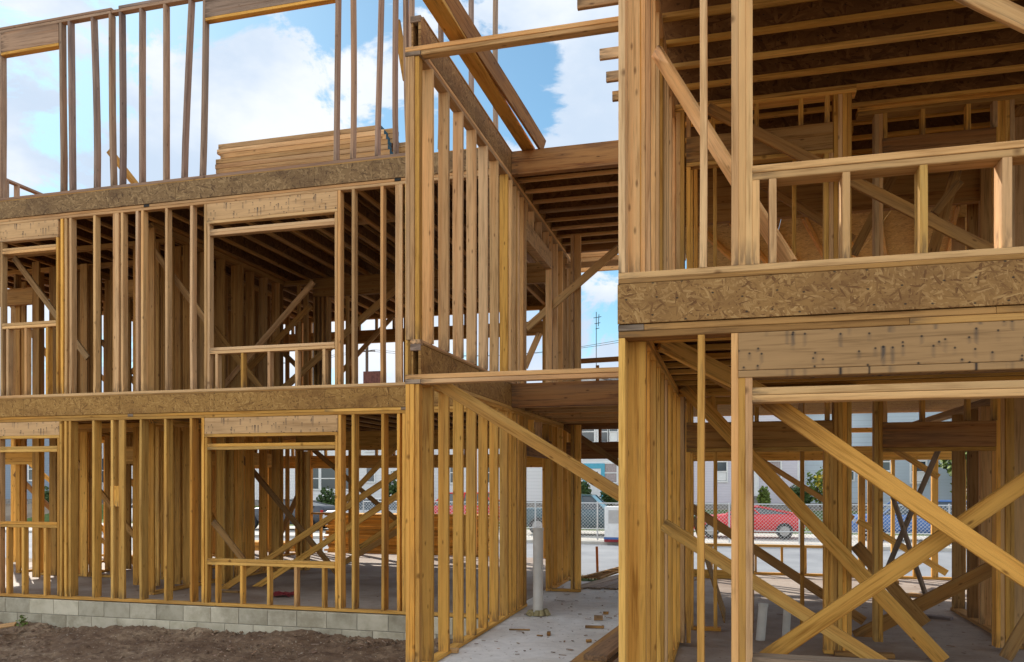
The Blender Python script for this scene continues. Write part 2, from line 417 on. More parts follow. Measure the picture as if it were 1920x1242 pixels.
# third storey front wall, open to the sky, its studs bowed and leaning
W2 = B()
z2 = stud_t(2)
W2.box(XL, XA(207, YF), YF, YF + D4, z2 + .001, z2 + T, bow=.006); W2.box(XL, XA(208, YF), YF, YF + D4, z2 + T + .002, z2 + 2 * T)
W2.box(XA(208.5, YF), XA(560, YF), YF, YF + D4, z2 + .002, z2 + T + .004); W2.box(XA(222, YF), XE, YF, YF + D4, z2 + T + .006, z2 + 2 * T + .006)
W2.box(XL, XA(770, YF), YF + .004, YF + D4, FL[2] + .001, FL[2] + T)
W2 = W2.build('wall_frame', 'weathered', LB)
lean = {353: (-.11, 0), 380: (-.05, 0), 708: (-.04, .02), 629: (-.03, 0), 222: (.01, 0), 126: (.03, 0), 169: (.05, 0), 203: (.03, 0), 110: (.02, 0), 758: (.02, -.02)}
studs_px(W2, 2, [-3, 110, 126, 169, 203, 222, 260, 305, 353, 380, 629, 656, 708, 737, 758, 767, 820, 878, 925], mat='weathered', lean=lean)
for a, b_, hz in ((2, 109.5, .27), (385, 630, .27)):
    B().box(XA(a, YF), XA(b_, YF), YF, YF + D4, z2 - hz, z2 - .002).build('header', 'weathered', W2)
    B().box(XA(a, YF), XA(b_, YF), YF - .002, YF + D4, z2 - hz - .04, z2 - hz - .002).build('header_plate', 'golden', W2)
B().board(at(205, 283, 9.35), at(262, 356, 9.35), T, .089).build('brace', 'golden', W2)
B().board(at(744, 40, 9.4), at(762, 150, 9.4), T, .089).build('brace', 'golden', W2)
B().board(at(232, 354, 9.2), at(252, 349, 9.2), .089, T).build('scab_block', 'weathered', W2)
# side parapet of the third storey
b = B(); xs = -11.15
b.box(xs, xs + D4, 9.2, 12.0, 6.35, 6.388); b.build('parapet_rail', 'weathered', LB)
for y in (9.6, 10.35, 10.55, 11.2, 11.45, 11.9):
    B().box(xs, xs + D4, y, y + T, 5.48, 6.348).build('parapet_post', 'weathered', LB)
B().box(xs + .02, xs + .05, 11.3, 11.95, 5.5, 6.34).build('parapet_panel', 'osb', LB)

# rim boards (strand board bands) with butt joints
def rim(k, xa, xb, mat, cuts):
    zt, zb = FL[k] - .001, FL[k - 1] + 2.464
    xsx = [xa] + [XA(c, YF) for c in cuts] + [xb]
    b = B()
    for c0, c1 in zip(xsx, xsx[1:]): b.box(c0 + .002, c1 - .002, YF - .012, YF, zb + .001, zt - .019 if k == 2 else zt - .02)
    b.build('rim_board', mat, LB)
    B().box(xa, xb, YF - .004, YF + .05, zt - .018, zt).build('subfloor_edge', 'rough', LB)
rim(2, XL, XE, 'osb_w', (50, 205, 330, 455, 590, 700))
rim(1, XL, XE, 'osb', (45, 225, 402, 610, 730))
for k, px in ((1, 270), (1, 740), (0, 240), (0, 752)):
    x = XA(px, YF); B().box(x, x + .08, YF - .006, YF + .02, FL[k] + 2.428, FL[k] + 2.462).build('joint_block', 'black' if k else 'grey', LB)

# floors: joists run front to back
def ijoist(parent, axis, c, a0, a1, k, mat):
    z0, z1 = FL[k] - .255, FL[k] - .0205
    f, w = B(), B()
    for (za, zb) in ((z0, z0 + .038), (z1 - .038, z1)):
        if axis == 'y': f.box(c - .010, c + .048, a0, a1, za, zb, bow=0)
        else: f.box(a0, a1, c - .010, c + .048, za, zb)
    if axis == 'y': w.box(c + .014, c + .024, a0 + .002, a1 - .002, z0 + .0385, z1 - .0385, ch=.001)
    else: w.box(a0 + .002, a1 - .002, c + .014, c + .024, z0 + .0385, z1 - .0385, ch=.001)
    fl = f.build('floor_joist', mat, parent); w.build('web', 'osb_in', fl)
def joists_y(xa, xb, ya, yb, k, step=.406, mat='rough', name='floor_joists'):
    b = B(); x = xa
    while x < xb:
        b.box(x, x + T, ya, yb, FL[k] - .256, FL[k] - .0205); x += step
    o = b.build(name, mat, LB); return o
for k in (1, 2):
    for i in range(26):
        x = -13.0 + i * .406
        ijoist(LB, 'y', x, YF + .01, 16.25 if x < -3.1 else 13.5, k, 'rough')
    b = B()
    for i in range(5):
        for j in range(4):
            x0 = -13.2 + i * 2.12 + (j % 2) * .0; y0 = YF + .02 + j * 1.83
            b.box(x0 + .002, x0 + 2.118 if i < 4 or j < 2 else -3.06, y0 + .002, min(y0 + 1.828, 16.3), FL[k] - .0195, FL[k])
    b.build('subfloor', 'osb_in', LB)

# interior partitions (plates as parts, their far studs as one mass)
inner = {0: B(), 1: B()}; cnt = 0
def part_wall(k, axis, c, a0, a1, openings=(), th=D4, step=.406, dbl=False, hd=True):
    """axis 'x': wall runs along x at y=c; axis 'y': runs along y at x=c"""
    b = inner[k]; z0, z1 = plate_t(k), stud_t(k)
    def bx(u0, u1, za, zb, **kw):
        if axis == 'x': b.box(u0, u1, c, c + th, za, zb, **kw)
        else: b.box(c, c + th, u0, u1, za, zb, **kw)
    bx(a0, a1, z1 + .001, z1 + .074); 
    segs = []; s = a0
    for (o0, o1) in openings: segs.append((s, o0)); s = o1
    segs.append((s, a1))
    for s0, s1 in segs:
        if s1 - s0 > .05: bx(s0, s1, FL[k] + .001, z0 - .001)
    u = a0
    while u <= a1 - T:
        if not any(o0 - .02 < u < o1 for o0, o1 in openings): bx(u, u + T, z0, z1, bow=.004)
        else: bx(u, u + T, FL[k] + 2.15, z1)
        u += step
    for o0, o1 in openings:
        bx(o0, o1, FL[k] + 1.91, FL[k] + 2.148); bx(o0, o1, FL[k] + 1.87, FL[k] + 1.909)
        for q in (-2, -1): bx(o0 + q * T + .001, o0 + (q + 1) * T - .001, z0, z1)
        for q in (0, 1): bx(o1 + q * T + .001, o1 + (q + 1) * T - .001, z0, z1)
    bx(a1 - T, a1, z0, z1)
for k in (0, 1):
    part_wall(k, 'y', -7.88, 9.6, 13.0, th=.15)
    if k == 1: part_wall(k, 'y', -7.45, 13.2, 14.6)
    part_wall(k, 'x', 13.05, -7.9, -7.4 if k == 0 else -6.5)
    part_wall(k, 'x', 11.15, -13.0, -7.95, openings=((-12.2, -11.3), (-9.75, -8.85)))
    part_wall(k, 'y', -10.6, 11.3, 16.0, openings=((12.3, 13.2),))
    part_wall(k, 'y', -9.15, 12.2, 15.9, openings=((13.9, 14.8),))
    part_wall(k, 'y', -11.9, 11.3, 15.8)
    part_wall(k, 'x', 14.3, -13.0, -9.2, openings=((-10.4, -9.7),))
    if k == 1: part_wall(k, 'y', -8.55, 11.3, 14.2, openings=((12.4, 13.1),))
    # rear facade with wide window openings
    part_wall(k, 'x', 16.2, -13.1, -3.06, openings=((-12.4, -11.6), (-10.7, -10.1), (-9.75, -9.25), (-8.95, -8.05), (-7.85, -6.75), (-6.4, -5.2), (-4.9, -3.7)))
    b = inner[k]
    for px in ((560, 568, 576) if k == 0 else (592, 600, 608, 616)):                                   # post pack carrying the drop beam
        x = XA(px, 13.05); b.box(x, x + T, 12.95, 13.09, FL[k] + .001, stud_t(k) - .27, rnd=R.random())
    b.box(XA(588 if k else 556, 13), -2.62, 12.98, 13.07, stud_t(k) - .26, stud_t(k) + .07)
    # a few odd posts standing in the room
    for px, Y in ((249, 10.2), (283, 10.2), (323, 10.45), (60, 10.6), (92, 10.9), (20, 12.5), (150, 10.9), (166, 11.0), (366, 10.9), (406, 10.6), (421, 10.8), (441, 11.6), (36, 11.6), (196, 11.9), (345, 12.2), (232, 12.0), (134, 12.5)):
        if k == 1 and px in (406, 421): continue
        x = XA(px, Y); b.box(x, x + .135, Y, Y + T, plate_t(k), stud_t(k), bow=.004)
    b.box(-12.9, -7.95, 10.25, 10.34, stud_t(k) + .001, stud_t(k) + .07)
for k in (0, 1):
    inner[k].build('interior_framing', 'golden' if k == 0 else 'rough', LB, kind='stuff')
for k in (1, 2): B().box(-13.1, -3.06, 16.3, 16.315, FL[k] - .26, FL[k]).build('rim_board', 'osb', LB)
# lower rear window sills and rails
for k in (0, 1):
    b = B()
    for o0, o1 in ((-12.4, -11.6), (-8.95, -8.05), (-6.4, -5.2)):
        b.box(o0, o1, 16.2, 16.29, FL[k] + .85, FL[k] + .89)
        u = o0 + .2
        while u < o1: b.box(u, u + T, 16.2, 16.29, plate_t(k), FL[k] + .848); u += .406
    b.build('rear_sill', 'golden', LB)
def brace(px0, py0, px1, py1, Y0, Y1=None, mat='golden', parent=LB, w=.089, th=T):
    Y1 = Y0 if Y1 is None else Y1
    B().board(at(px0, py0, Y0), at(px1, py1, Y1), th, w, (0, 0, 1), bow=.004).build('brace', mat, parent)
for a in ((415, 1107, 750, 885, 10.4), (465, 1111, 752, 925, 10.8), (440, 842, 632, 1075, 12.2, None, 'rough'), (587, 843, 752, 982, 14.4, None, 'rough'),
          (748, 832, 643, 943, 12.6), (748, 995, 640, 1058, 12.2, None, 'rough'), (675, 1027, 750, 976, 13.0), (400, 978, 457, 1050, 10.1, None, 'rough'),
          (140, 862, 262, 1018, 11.0, None, 'rough'), (282, 832, 420, 1000, 11.4), (28, 888, 110, 968, 12.0, None, 'rough'), (34, 850, 110, 915, 14),
          (236, 892, 330, 1000, 13.0), (330, 955, 384, 925, 12.0), (330, 1005, 400, 965, 13), (190, 1012, 300, 1090, 12.4), (560, 925, 500, 1060, 13.6, None, 'rough'),
          (120, 905, 250, 1060, 14.5)):
    brace(*a)
for a in ((27, 484, 165, 672, 10.1, None, 'fir'), (240, 405, 392, 608, 10.2, None, 'fir'), (588, 529, 414, 731, 11.6, None, 'fir'), (584, 573, 424, 735, 11.9, None, 'rough'),
          (744, 541, 528, 732, 12.6, None, 'rough', LB, .12), (737, 593, 640, 698, 14.8, None, 'fir'), (398, 612, 492, 732, 11.2, None, 'rough'), (190, 640, 262, 730, 13, None, 'rough'),
          (300, 650, 205, 735, 13, None, 'rough'), (20, 570, 90, 668, 12.4, None, 'rough'), (508, 640, 560, 690, 14, None, 'rough'), (330, 715, 372, 668, 13, None, 'rough'),
          (120, 640, 215, 730, 14, None, 'rough')):
    brace(*a)

# block footing: two courses with mortar
FD = thing('block_footing', 'low two course concrete block footing under the front wall of the left building', 'foundation wall', (-8, YF, -.4))
b = B(); m = B()
for r in range(3):
    z0 = -.205 - r * .2; x = XL - (r % 2) * .2
    while x < XE:
        x1 = min(x + .396, XE - .004); j = R.uniform(0, .003)
        b.box(x, x1, YF - .03 - j, YF + .12, z0, z0 + .194, ch=.006); x += .404
fb = b.build('block', 'block', FD)
B().box(XL, XE - .01, YF - .022, YF + .11, -.6, -.012, ch=.001).build('mortar_bed', 'mortar', FD)

# --- side wall of the left building along the passage (wall runs towards the camera)
XA0 = -2.555; Y0W = 6.28
for k in (0, 1):
    mat = 'golden' if k == 0 else 'fir'
    b = B()
    b.box(XA0, XA0 + D4, Y0W, 9.95, FL[k] + .001, plate_t(k) - .001)
    b.box(XA0, XA0 + D4, Y0W + (.09 if k == 0 else .09), 13.7, stud_t(k) + .001, stud_t(k) + T - .001); b.box(XA0, XA0 + D4, Y0W + .001, 13.7, stud_t(k) + T + .001, stud_t(k) + 2 * T - .001)
    b.box(XA0, XA0 + D4, 11.4, 13.7, FL[k] + .001, plate_t(k) - .001)
    W = b.build('wall_frame', mat, LB)
    ys = [Y0W + .002, Y0W + .05] + [6.94 + .406 * i for i in range(8)] + [9.15, 9.36]
    for y in ys[2:]:
        B().box(XA0, XA0 + .10, y, y + T, plate_t(k), stud_t(k), bow=.005).build('stud', mat, W)
    # near corner: a built-up post of studs on edge with a lighter stud behind
    for q in range(3):
        B().box(XA0 - .045 + q * .0395, XA0 - .007 + q * .0395, Y0W + .001 + (.01 if q == 2 else 0), Y0W + .089, plate_t(k), stud_t(k), bow=.001).build('stud', mat, W)
    B().box(XA0 + .0, XA0 + .105, Y0W + .24, Y0W + .278, plate_t(k), stud_t(k), bow=.002).build('stud', mat, W)
    for y in (9.52, 9.75, 9.88): B().box(XA0, XA0 + D4, y, y + T, plate_t(k), stud_t(k), bow=.003).build('stud', mat, W)
    # doorway header, then the far stretch
    B().box(XA0 - .002, XA0 + D4 + .002, 9.93, 11.4, FL[k] + 1.91, FL[k] + 2.15).build('header', 'lvl' if k == 0 else 'header', W)
    for y in (9.95, 10.3, 10.75, 11.2): B().box(XA0, XA0 + D4, y, y + T, FL[k] + 2.152, stud_t(k)).build('cripple_stud', mat, W)
    for y in (11.4, 11.45, 11.8, 12.2, 12.6, 13.0, 13.35, 13.66): B().box(XA0, XA0 + D4, y, y + T, plate_t(k), stud_t(k), bow=.003).build('stud', mat, W)
    # short return wall with a wide stud at its end
    b = B(); b.box(XA0 + .09, -2.05, 11.4, 11.489, FL[k] + .001, plate_t(k)); 
    b.box(-2.145, -2.05, 11.45, 11.488, plate_t(k), stud_t(k)); b.box(-2.19, -2.152, 11.40, 11.488, plate_t(k), stud_t(k)); b.build('return_wall', mat, LB)
    for q in range(2):                                                   # doubled strand board rim on the wall
        B().box(XA0 + .006 + q * .062, XA0 + .022 + q * .062 + (.006 if q else 0), Y0W + .004, 13.5, FL[k + 1] - .256, FL[k + 1] - .004).build('rim_board', 'osb' if k == 0 else 'osb_n', LB)
    for q, z in ((0, FL[k + 1] - .0555), ):
        B().box(XA0 + .0, XA0 + .09, Y0W - .004, Y0W + .06, z + .0, z + .054).build('joint_block', 'grey', LB)
    B().box(XA0 - .001, XA0 + .095, Y0W + .06, 9.42, FL[k + 1] - .003, FL[k + 1] + .016).build('subfloor_edge', 'rough', LB)
    # double cross plate over the passage
    z = stud_t(k)
    c = B(); c.box(XA0 + .092 if True else 0, -.61, Y0W + .002, Y0W + .09, z + .002, z + T); c.box(XA0 - .045, -.61, Y0W - .002, Y0W + .088, z + T + .002, z + 2 * T + .002, bow=.004)
    c.build('cross_plate', 'fir', LB)
    B().box(XA0 - .047, XA0 + .088, Y0W - .004, Y0W + .086, z + .002, z + T).build('joint_block', 'grey', LB)
    # deck over the passage: beam, joists, boards
    B().box(-2.462, -.61, 9.17, 9.262, FL[k + 1] - .27, FL[k + 1] + .005, bow=.004).build('beam', 'lvl', LB)
    for i in range(8):
        ijoist(LB, 'x', 9.45 + i * .385, -2.462, -.61, k + 1, 'fir')
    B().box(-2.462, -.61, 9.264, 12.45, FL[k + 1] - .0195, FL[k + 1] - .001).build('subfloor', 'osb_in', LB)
    B().box(-2.46, -.61, 12.46, 12.55, FL[k + 1] - .28, FL[k + 1]).build('beam', 'lvl', LB)
# passage far doorway framing
b = B()
b.box(-2.46, -.62, 12.46, 12.55, 1.93, 2.19); b.box(-2.46, -.62, 12.46, 12.55, 2.39, 2.44)
for px in (1085, 1122): x = XA(px, 12.46); b.box(x, x + T, 12.46, 12.55, 2.19, 2.39)
b.build('door_header', 'lvl', LB)
brace(1035, 784, 1165, 872, 12.3, None, 'rough')
brace(812, 712, 1168, 931, 6.46, None, 'golden', LB, .105)
brace(1160, 465, 988, 615, 11.2, 11.6, 'fir', LB, .11)
brace(1012, 625, 984, 690, 11.9, None, 'fir')
brace(985, 405, 1002, 385, 11.9, None, 'rough')
B().board(at(1050, 680, 13.3), at(1165, 673, 13.3), .04, .08).build('rail', 'lvl', LB)
B().box(XA(1117, 13.3), XA(1123, 13.3), 13.3, 13.34, 2.72, 3.5).build('rail_post', 'lvl', LB)
B().box(-2.45, -.62, 12.3, 12.338, stud_t(1) - .24, stud_t(1) - .16).build('rail', 'fir', LB)
for i in range(4): B().box(-2.7 - i * .02, -1.75 + .06 * i, 12.9 + i * .3, 12.938 + i * .3, 5.186, 5.275).build('outrigger', 'fir', LB)

# =====================================================================  RIGHT BUILDING
RB = thing('timber_frame_building', 'nearer unfinished timber framed building on the right with wide strand board band and crossed braces', 'building frame', (2, YR, 0))
D6 = .14; XB = -.605; XRR = 5.2
def fr(parent, k, px, z0=None, z1=None, mat=None, name='stud', w=T, bow=.004, y=None):
    x = XA(px, YR); mat = mat or ('golden' if k == 0 else 'fir')
    B().box(x, x + w, (YR if y is None else y) + R.uniform(0, .003), YR + D6, plate_t(k) if z0 is None else z0, stud_t(k) if z1 is None else z1, bow=bow).build(name, mat, parent)
RW = {}
for k in (0, 1):
    mat = 'golden' if k == 0 else 'fir'
    b = B(); b.box(XB, XRR, YR, YR + D6, FL[k] + .001, plate_t(k) - .001)
    if k == 0: b.box(XB, .9, YR, YR + D6, stud_t(0) + .001, stud_t(0) + T - .001); b.box(.902, XRR, YR - .002, YR + D6, stud_t(0) + .001, stud_t(0) + T - .001)
    else: b.box(XB, XRR, YR, YR + D6, stud_t(1) + .001, stud_t(1) + T - .001)
    b.box(XB + .145, 1.3, YR, YR + D6, stud_t(k) + T + .001, stud_t(k) + 2 * T - .001); b.box(1.302, XRR, YR - .002, YR + D6, stud_t(k) + T + .001, stud_t(k) + 2 * T - .001)
    W = RW[k] = b.build('wall_frame', 'rough' if k == 0 else 'fir', RB)
    B().box(XB - .001, XB + .142, YR - .003, YR + D6, stud_t(k) + T + .002, stud_t(k) + 2 * T - .001).build('joint_block', 'grey', RB)
    B().box(XB, XB + T - .001, YR, YR + D6, plate_t(k), stud_t(k), bow=.001).build('corner_stud', mat, W)
    fr(W, k, 1308 if k == 0 else 1311.5)
    fr(W, k, 1371, bow=.002)
    for p in (1384.3, 1397.3): fr(W, k, p, z1=stud_t(k) - .245, name='jack_stud', bow=.002)
    xh = XA(1384.5, YR)
    B().box(xh, 3.4, YR - .002, YR + D6, stud_t(k) - .205, stud_t(k) - .001).build('header', 'header_r', W)
    B().box(xh, 3.4, YR - .004, YR + D6, stud_t(k) - .244, stud_t(k) - .207).build('header_plate', 'header_r', W)
    xo = XA(1410.5, YR); xe = 3.3
    b = B(); zl = stud_t(k) - .30
    b.box(xo, xe, YR + .003, YR + D6 - .03, zl - .04, zl); b.box(xo, xe, YR, YR + D6 - .03, zl - .08, zl - .042); b.build('blocking', 'fir', W)
    b = B(); zs = FL[k] + (.625 if k == 0 else .57)
    b.box(xo, xe, YR - .002, YR + D6, zs - .038, zs); b.box(xo, xe, YR + .002, YR + D6, zs - .078, zs - .04)
    b.build('window_sill', mat if k else 'grey', W)
    for px in (1410.8, 1442, 1580, 1725, 1880):
        fr(W, k, px, z1=zs - .079, name='cripple_stud', bow=.002, w=T if px < 1850 else .045)
    for px in (2060, 2120, 2180): fr(W, k, px)
# floor band: strand board rim, sheathing edge strip
for (x0, x1) in ((XB - .003, 1.85), (1.854, 3.9), (3.904, XRR)):
    B().box(x0, x1, YR - .012, YR - .001, 2.466, 2.69).build('rim_board', 'osb_n', RB)
B().box(XB, XRR, YR - .006, YR + .04, 2.693, 2.719).build('subfloor_edge', 'rough', RB)
B().box(XB + .0, XB + .011, YR, 9.7, 2.466, 2.69).build('rim_board', 'osb', RB)
# side wall along the passage, studs broad face to the street
for k in (0, 1):
    th = D6 if k == 0 else .105; mat = 'golden' if k == 0 else 'fir'
    b = B(); xo = XB + .002 + (T if k == 1 else 0) * 0
    b.box(XB, XB + th, YR + D6 + .001, 9.8, FL[k] + .001, plate_t(k) - .001)
    b.box(XB, XB + th, YR + D6 + .001, 9.8, stud_t(k) + .001, stud_t(k) + T - .001); b.box(XB, XB + th, YR + D6 + .001, 9.8, stud_t(k) + T + .001, stud_t(k) + 2 * T - .001)
    W = b.build('wall_frame', mat, RB)
    ys = [4.722 + .0, 4.79, 4.86, 5.10, 5.48, 5.83, 6.17, 6.55, 6.60, 6.9, 7.15, 7.55, 7.6, 8.0, 8.4, 8.8, 9.2, 9.6]
    for i, y in enumerate(ys):
        B().box(XB + .002, XB + th - R.uniform(0, .012 if i else 0), y, y + T - .001, plate_t(k), stud_t(k), bow=.003).build('stud', mat, W)
# joists across, deck above
for k in (1, 2):
    for i in range(13):
        y = YR + .23 + i * .398
        ijoist(RB, 'x', y, XB + .012, XRR, k, 'golden')
    b = B()
    for i in range(5):
        for j in range(3):
            x0 = XB + i * 1.22 + (j % 2) * .6; y0 = YR + .04 + j * 1.75
            b.box(max(x0, XB) + .004, min(x0 + 1.216, XRR), y0 + .003, y0 + 1.747, FL[k] - .0195, FL[k] - .0005)
        b.box(XB, XB + .59, YR + 1.79 + .003, YR + 3.53, FL[k] - .0195, FL[k] - .0007) if i == 0 else None
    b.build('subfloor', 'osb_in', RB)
for i, px in enumerate((1087, 1120, 1132, 1144, 1158)):
    Y = (6.1, 6.88, 7.28, 7.66, 8.1)[i]; zz = 5.186
    B().box(-1.07 - (.05 if i == 0 else 0), XB, Y, Y + T, zz, zz + .09).build('outrigger', 'fir', RB)
    if i == 2: B().box(-1.073, -1.0705, Y + .001, Y + T - .001, zz + .002, zz + .088, ch=.0005).build('painted_end', 'bluepaint', RB)
# inner wall C with a big header over an opening, then wall D further back to the right
def pack(parent, px0, n, Y, k, dep=D6, z1=None, mat=None):
    x = XA(px0, Y)
    for q in range(n):
        B().box(x + q * (T + .001), x + q * (T + .001) + T, Y + R.uniform(0, .012), Y + dep, plate_t(k), stud_t(k) if z1 is None else z1, bow=.002).build('stud', mat or 'golden', parent)
YC, YD = 7.9, 8.42
for k in (0, 1):
    mat = 'golden' if k == 0 else 'rough'
    mat = 'golden'; xC0, xC1 = XA(1266, YC), XA(1606, YC); xD0, xD1 = XA(1640, YD), XA(1905, YD)
    b = B(); b.box(xC0, xC1, YC, YC + D6, stud_t(k) + .001, stud_t(k) + T); b.box(xC0, xC1, YC - .002, YC + D6, stud_t(k) + T + .002, stud_t(k) + 2 * T)
    b.box(XA(1545, YC), xC1, YC, YC + D6, FL[k] + .001, plate_t(k))
    b.box(xD0 - .15, xD1 + .3, YD, YD + D6, stud_t(k) + .001, stud_t(k) + T); b.box(xD0 - .15, xD1 + .3, YD - .002, YD + D6, stud_t(k) + T + .002, stud_t(k) + 2 * T)
    W = b.build('wall_frame', mat, RB)
    B().box(XA(1287, YC), XA(1562, YC), YC - .004, YC + .085, FL[k] + 1.90, FL[k] + 2.14).build('header', 'rough', W)
    B().box(XA(1287, YC), XA(1562, YC), YC, YC + .09, FL[k] + 1.86, FL[k] + 1.898).build('header_plate', mat, W)
    B().box(XA(1655, YD), XA(1868, YD), YD - .004, YD + .085, FL[k] + 1.905, FL[k] + 2.145).build('header', 'lvl', W)
    B().box(XA(1655, YD), XA(1868, YD), YD, YD + .09, FL[k] + 1.866, FL[k] + 1.903).build('header_plate', mat, W)
    for px in (1287, 1333, 1415, 1498, 1548):
        x = XA(px, YC); B().box(x, x + T, YC, YC + .09, FL[k] + 2.142, stud_t(k)).build('cripple_stud', mat, W)
    for px in (1656, 1727, 1812, 1862):
        x = XA(px, YD); B().box(x, x + T, YD, YD + .09, FL[k] + 2.147, stud_t(k)).build('cripple_stud', mat, W)
    pack(W, 1268, 2, YC, k); pack(W, 1287, 1, YC, k, .09, FL[k] + 1.859)
    pack(W, 1546, 2, YC, k, .14, FL[k] + 1.859); pack(W, 1563, 4, YC, k)
    pack(W, 1640, 2, YD, k); pack(W, 1868, 4, YD, k, .14)
    # thin framing just behind
    W = B(); W.box(XA(1300, 8.8), XA(1600, 8.8), 8.8, 8.889, stud_t(k) + .001, stud_t(k) + .075)
    W.box(XA(1300, 8.8), XA(1352, 8.8), 8.8, 8.889, FL[k] + .001, plate_t(k)); W = W.build('wall_frame', mat, RB)
    for px in (1293, 1338, 1406, 1501) if k == 0 else (1293, 1301, 1337, 1486):
        x = XA(px, 8.8); B().box(x, x + T, 8.8, 8.87, FL[k] + .001, stud_t(k), bow=.006).build('stud', mat, W)
    # wall E running back on the right, darker lumber standing in for shade
    W = B(); W.box(2.62, 2.76, 8.6, 11.0, FL[k] + .001, plate_t(k)); W.box(2.62, 2.76, 8.6, 13.9, stud_t(k) + .001, stud_t(k) + .075); mat = 'rough'; W = W.build('wall_frame', mat, RB)
    for y in (8.85, 8.93, 9.3, 9.35, 9.75, 9.8, 10.2, 10.25, 10.9):
        B().box(2.62, 2.76, y, y + T, plate_t(k), stud_t(k), bow=.003).build('stud', mat, W)
    # right boundary wall
    W = B(); W.box(3.62, 3.76, 5.0, 13.9, FL[k] + .001, plate_t(k)); W.box(3.62, 3.76, 5.0, 13.9, stud_t(k) + .001, stud_t(k) + .075); W = W.build('wall_frame', mat, RB)
    for i in range(14):
        y = 5.2 + i * .48; B().box(3.62, 3.76, y, y + T, plate_t(k), stud_t(k), bow=.003).build('stud', mat, W)
# rear wall of the right building
W = B(); W.box(XB, 3.6, 14.35, 14.44, .001, T); W.box(XB, 2.0, 14.35, 14.44, .47, .51)
W.box(XB, 3.6, 14.35, 14.44, stud_t(0), stud_t(0) + .075); W.box(XB, 3.6, 14.35, 14.44, 1.93, 2.16)
W = W.build('wall_frame', 'golden', RB)
for px in (1312, 1332, 1415, 1464, 1508, 1550, 1582): x = XA(px, 14.35); B().box(x, x + T, 14.35, 14.44, T, .469, bow=.004).build('cripple_stud', 'golden', W)
for px, w in ((1610, .10), (1628, .12), (1672, .05), (1713, .05), (1748, .09), (1800, .09), (1838, .09), (1876, .05), (1905, .05)):
    x = XA(px, 14.35); B().box(x, x + w, 14.35, 14.44, T, 1.929, bow=.004).build('stud', 'golden', W)
# far rooms of the upper storey: sloping strand board soffit on joists, and a cross beam
S0, S1 = Vector((0, 10.0, 4.72)), Vector((0, 14.4, 5.42))
b = B()
for i in range(5):
    x0 = XB + i * 1.22
    b.board((x0 + .6, 9.9, 4.72), (x0 + .6, 14.4, 5.02), 1.215, .016, (0, 0, 1))
b.build('roof_soffit', 'soffit', RB)
for i in range(12):
    x = XB + .2 + i * .406; B().board((x, 9.9, 4.66), (x + .9, 14.4, 4.96), T, .1, (0, 0, 1)).build('rafter', 'golden', RB)
B().box(XB, 4.6, 9.8, 9.89, 4.62, 5.43).build('beam', 'rough', RB)
W = B(); W.box(XB, 4.6, 14.35, 14.44, FL[1] + .9, FL[1] + .94)
for i in range(12): W.box(XB + i * .42, XB + i * .42 + T, 14.35, 14.44, FL[1], FL[1] + 2.6)
W.build('wall_frame', 'golden', RB)
B().box(XB, 4.6, 9.8, 14.4, 2.70, 2.719).build('subfloor', 'osb', RB)
def rbr(px0, py0, px1, py1, Y0, Y1=None, mat='golden', w=.089): brace(px0, py0, px1, py1, Y0, Y1, mat, RB, w)
rbr(1238, 640, 1440, 745, 5.3, 6.0, 'golden', .12)
rbr(1262, 655, 1425, 752, 5.5, 6.2, 'rough', .1)
rbr(1283, 724, 1768, 1240, 7.8, None, 'golden', .13)
rbr(1436, 748, 1945, 1098, 4.84, None, 'golden', .10)
rbr(1434, 1236, 1945, 888, 5.0, None, 'golden', .095)
rbr(1243, 983, 1690, 1268, 6.1, None, 'golden', .095)
rbr(1290, 948, 1620, 1165, 9.3, None, 'rough', .1)
rbr(1425, 862, 1600, 973, 14.2, None, 'rough'); rbr(1608, 976, 1775, 1075, 13.6, None, 'golden', .1)
rbr(1604, 1022, 1735, 1170, 8.8, None, 'rough', .12)
rbr(1604, 1196, 1866, 1062, 8.9, None, 'rough', .14)
rbr(1885, 1235, 1935, 1150, 7.6, None, 'rough', .1)
rbr(1762, 838, 1664, 1066, 11.0, None, 'grey', .06); rbr(1671, 922, 1735, 1114, 10.9, 10.4, 'grey', .05)
rbr(1660, 832, 1760, 895, 13.5, None, 'golden', .09)
rbr(1231, 97, 1482, 497, 5.62, 4.80, 'fir', .085)
rbr(1327, 203, 1872, 478, 7.72, None, 'rough', .1)
rbr(1800, -18, 1960, 58, 4.85, None, 'fir', .1)
rbr(1793, 318, 1748, 478, 8.9, None, 'rough', .1); rbr(1800, 340, 1752, 400, 8.7, None, 'rough', .08)
rbr(1420, 340, 1600, 450, 9.2, None, 'rough', .09)
rbr(1600, 478, 1690, 300, 9.4, None, 'rough', .09)

# =====================================================================  GROUND
def gz(x, y):
    if y < 8.5: z = -.46
    elif y < 16.6: z = -.36
    elif y < 18.6: z = -.36 - (y - 16.6) / 2 * .46
    elif y < 37.5: z = -.82
    elif y < 43.5: z = -.82 + (y - 37.5) / 6 * .9
    else: z = .08
    return z
b = B()
ysg = [-120, -20, 0, 4, 8, 12, 16.6, 17.2, 17.9, 18.6, 30, 37.5, 39, 41, 43.5, 60, 120, 400]
xsg = [-300, -60, -30, -20, -14, -10, -6, -2, 2, 6, 10, 20, 40, 80, 300]
pts = [(x, y, gz(x, y)) for y in ysg for x in xsg]; nx = len(xsg)
b.poly(pts, [(j * nx + i, j * nx + i + 1, (j + 1) * nx + i + 1, (j + 1) * nx + i) for j in range(len(ysg) - 1) for i in range(nx - 1)])
struct(b.build('ground', 'ground'))
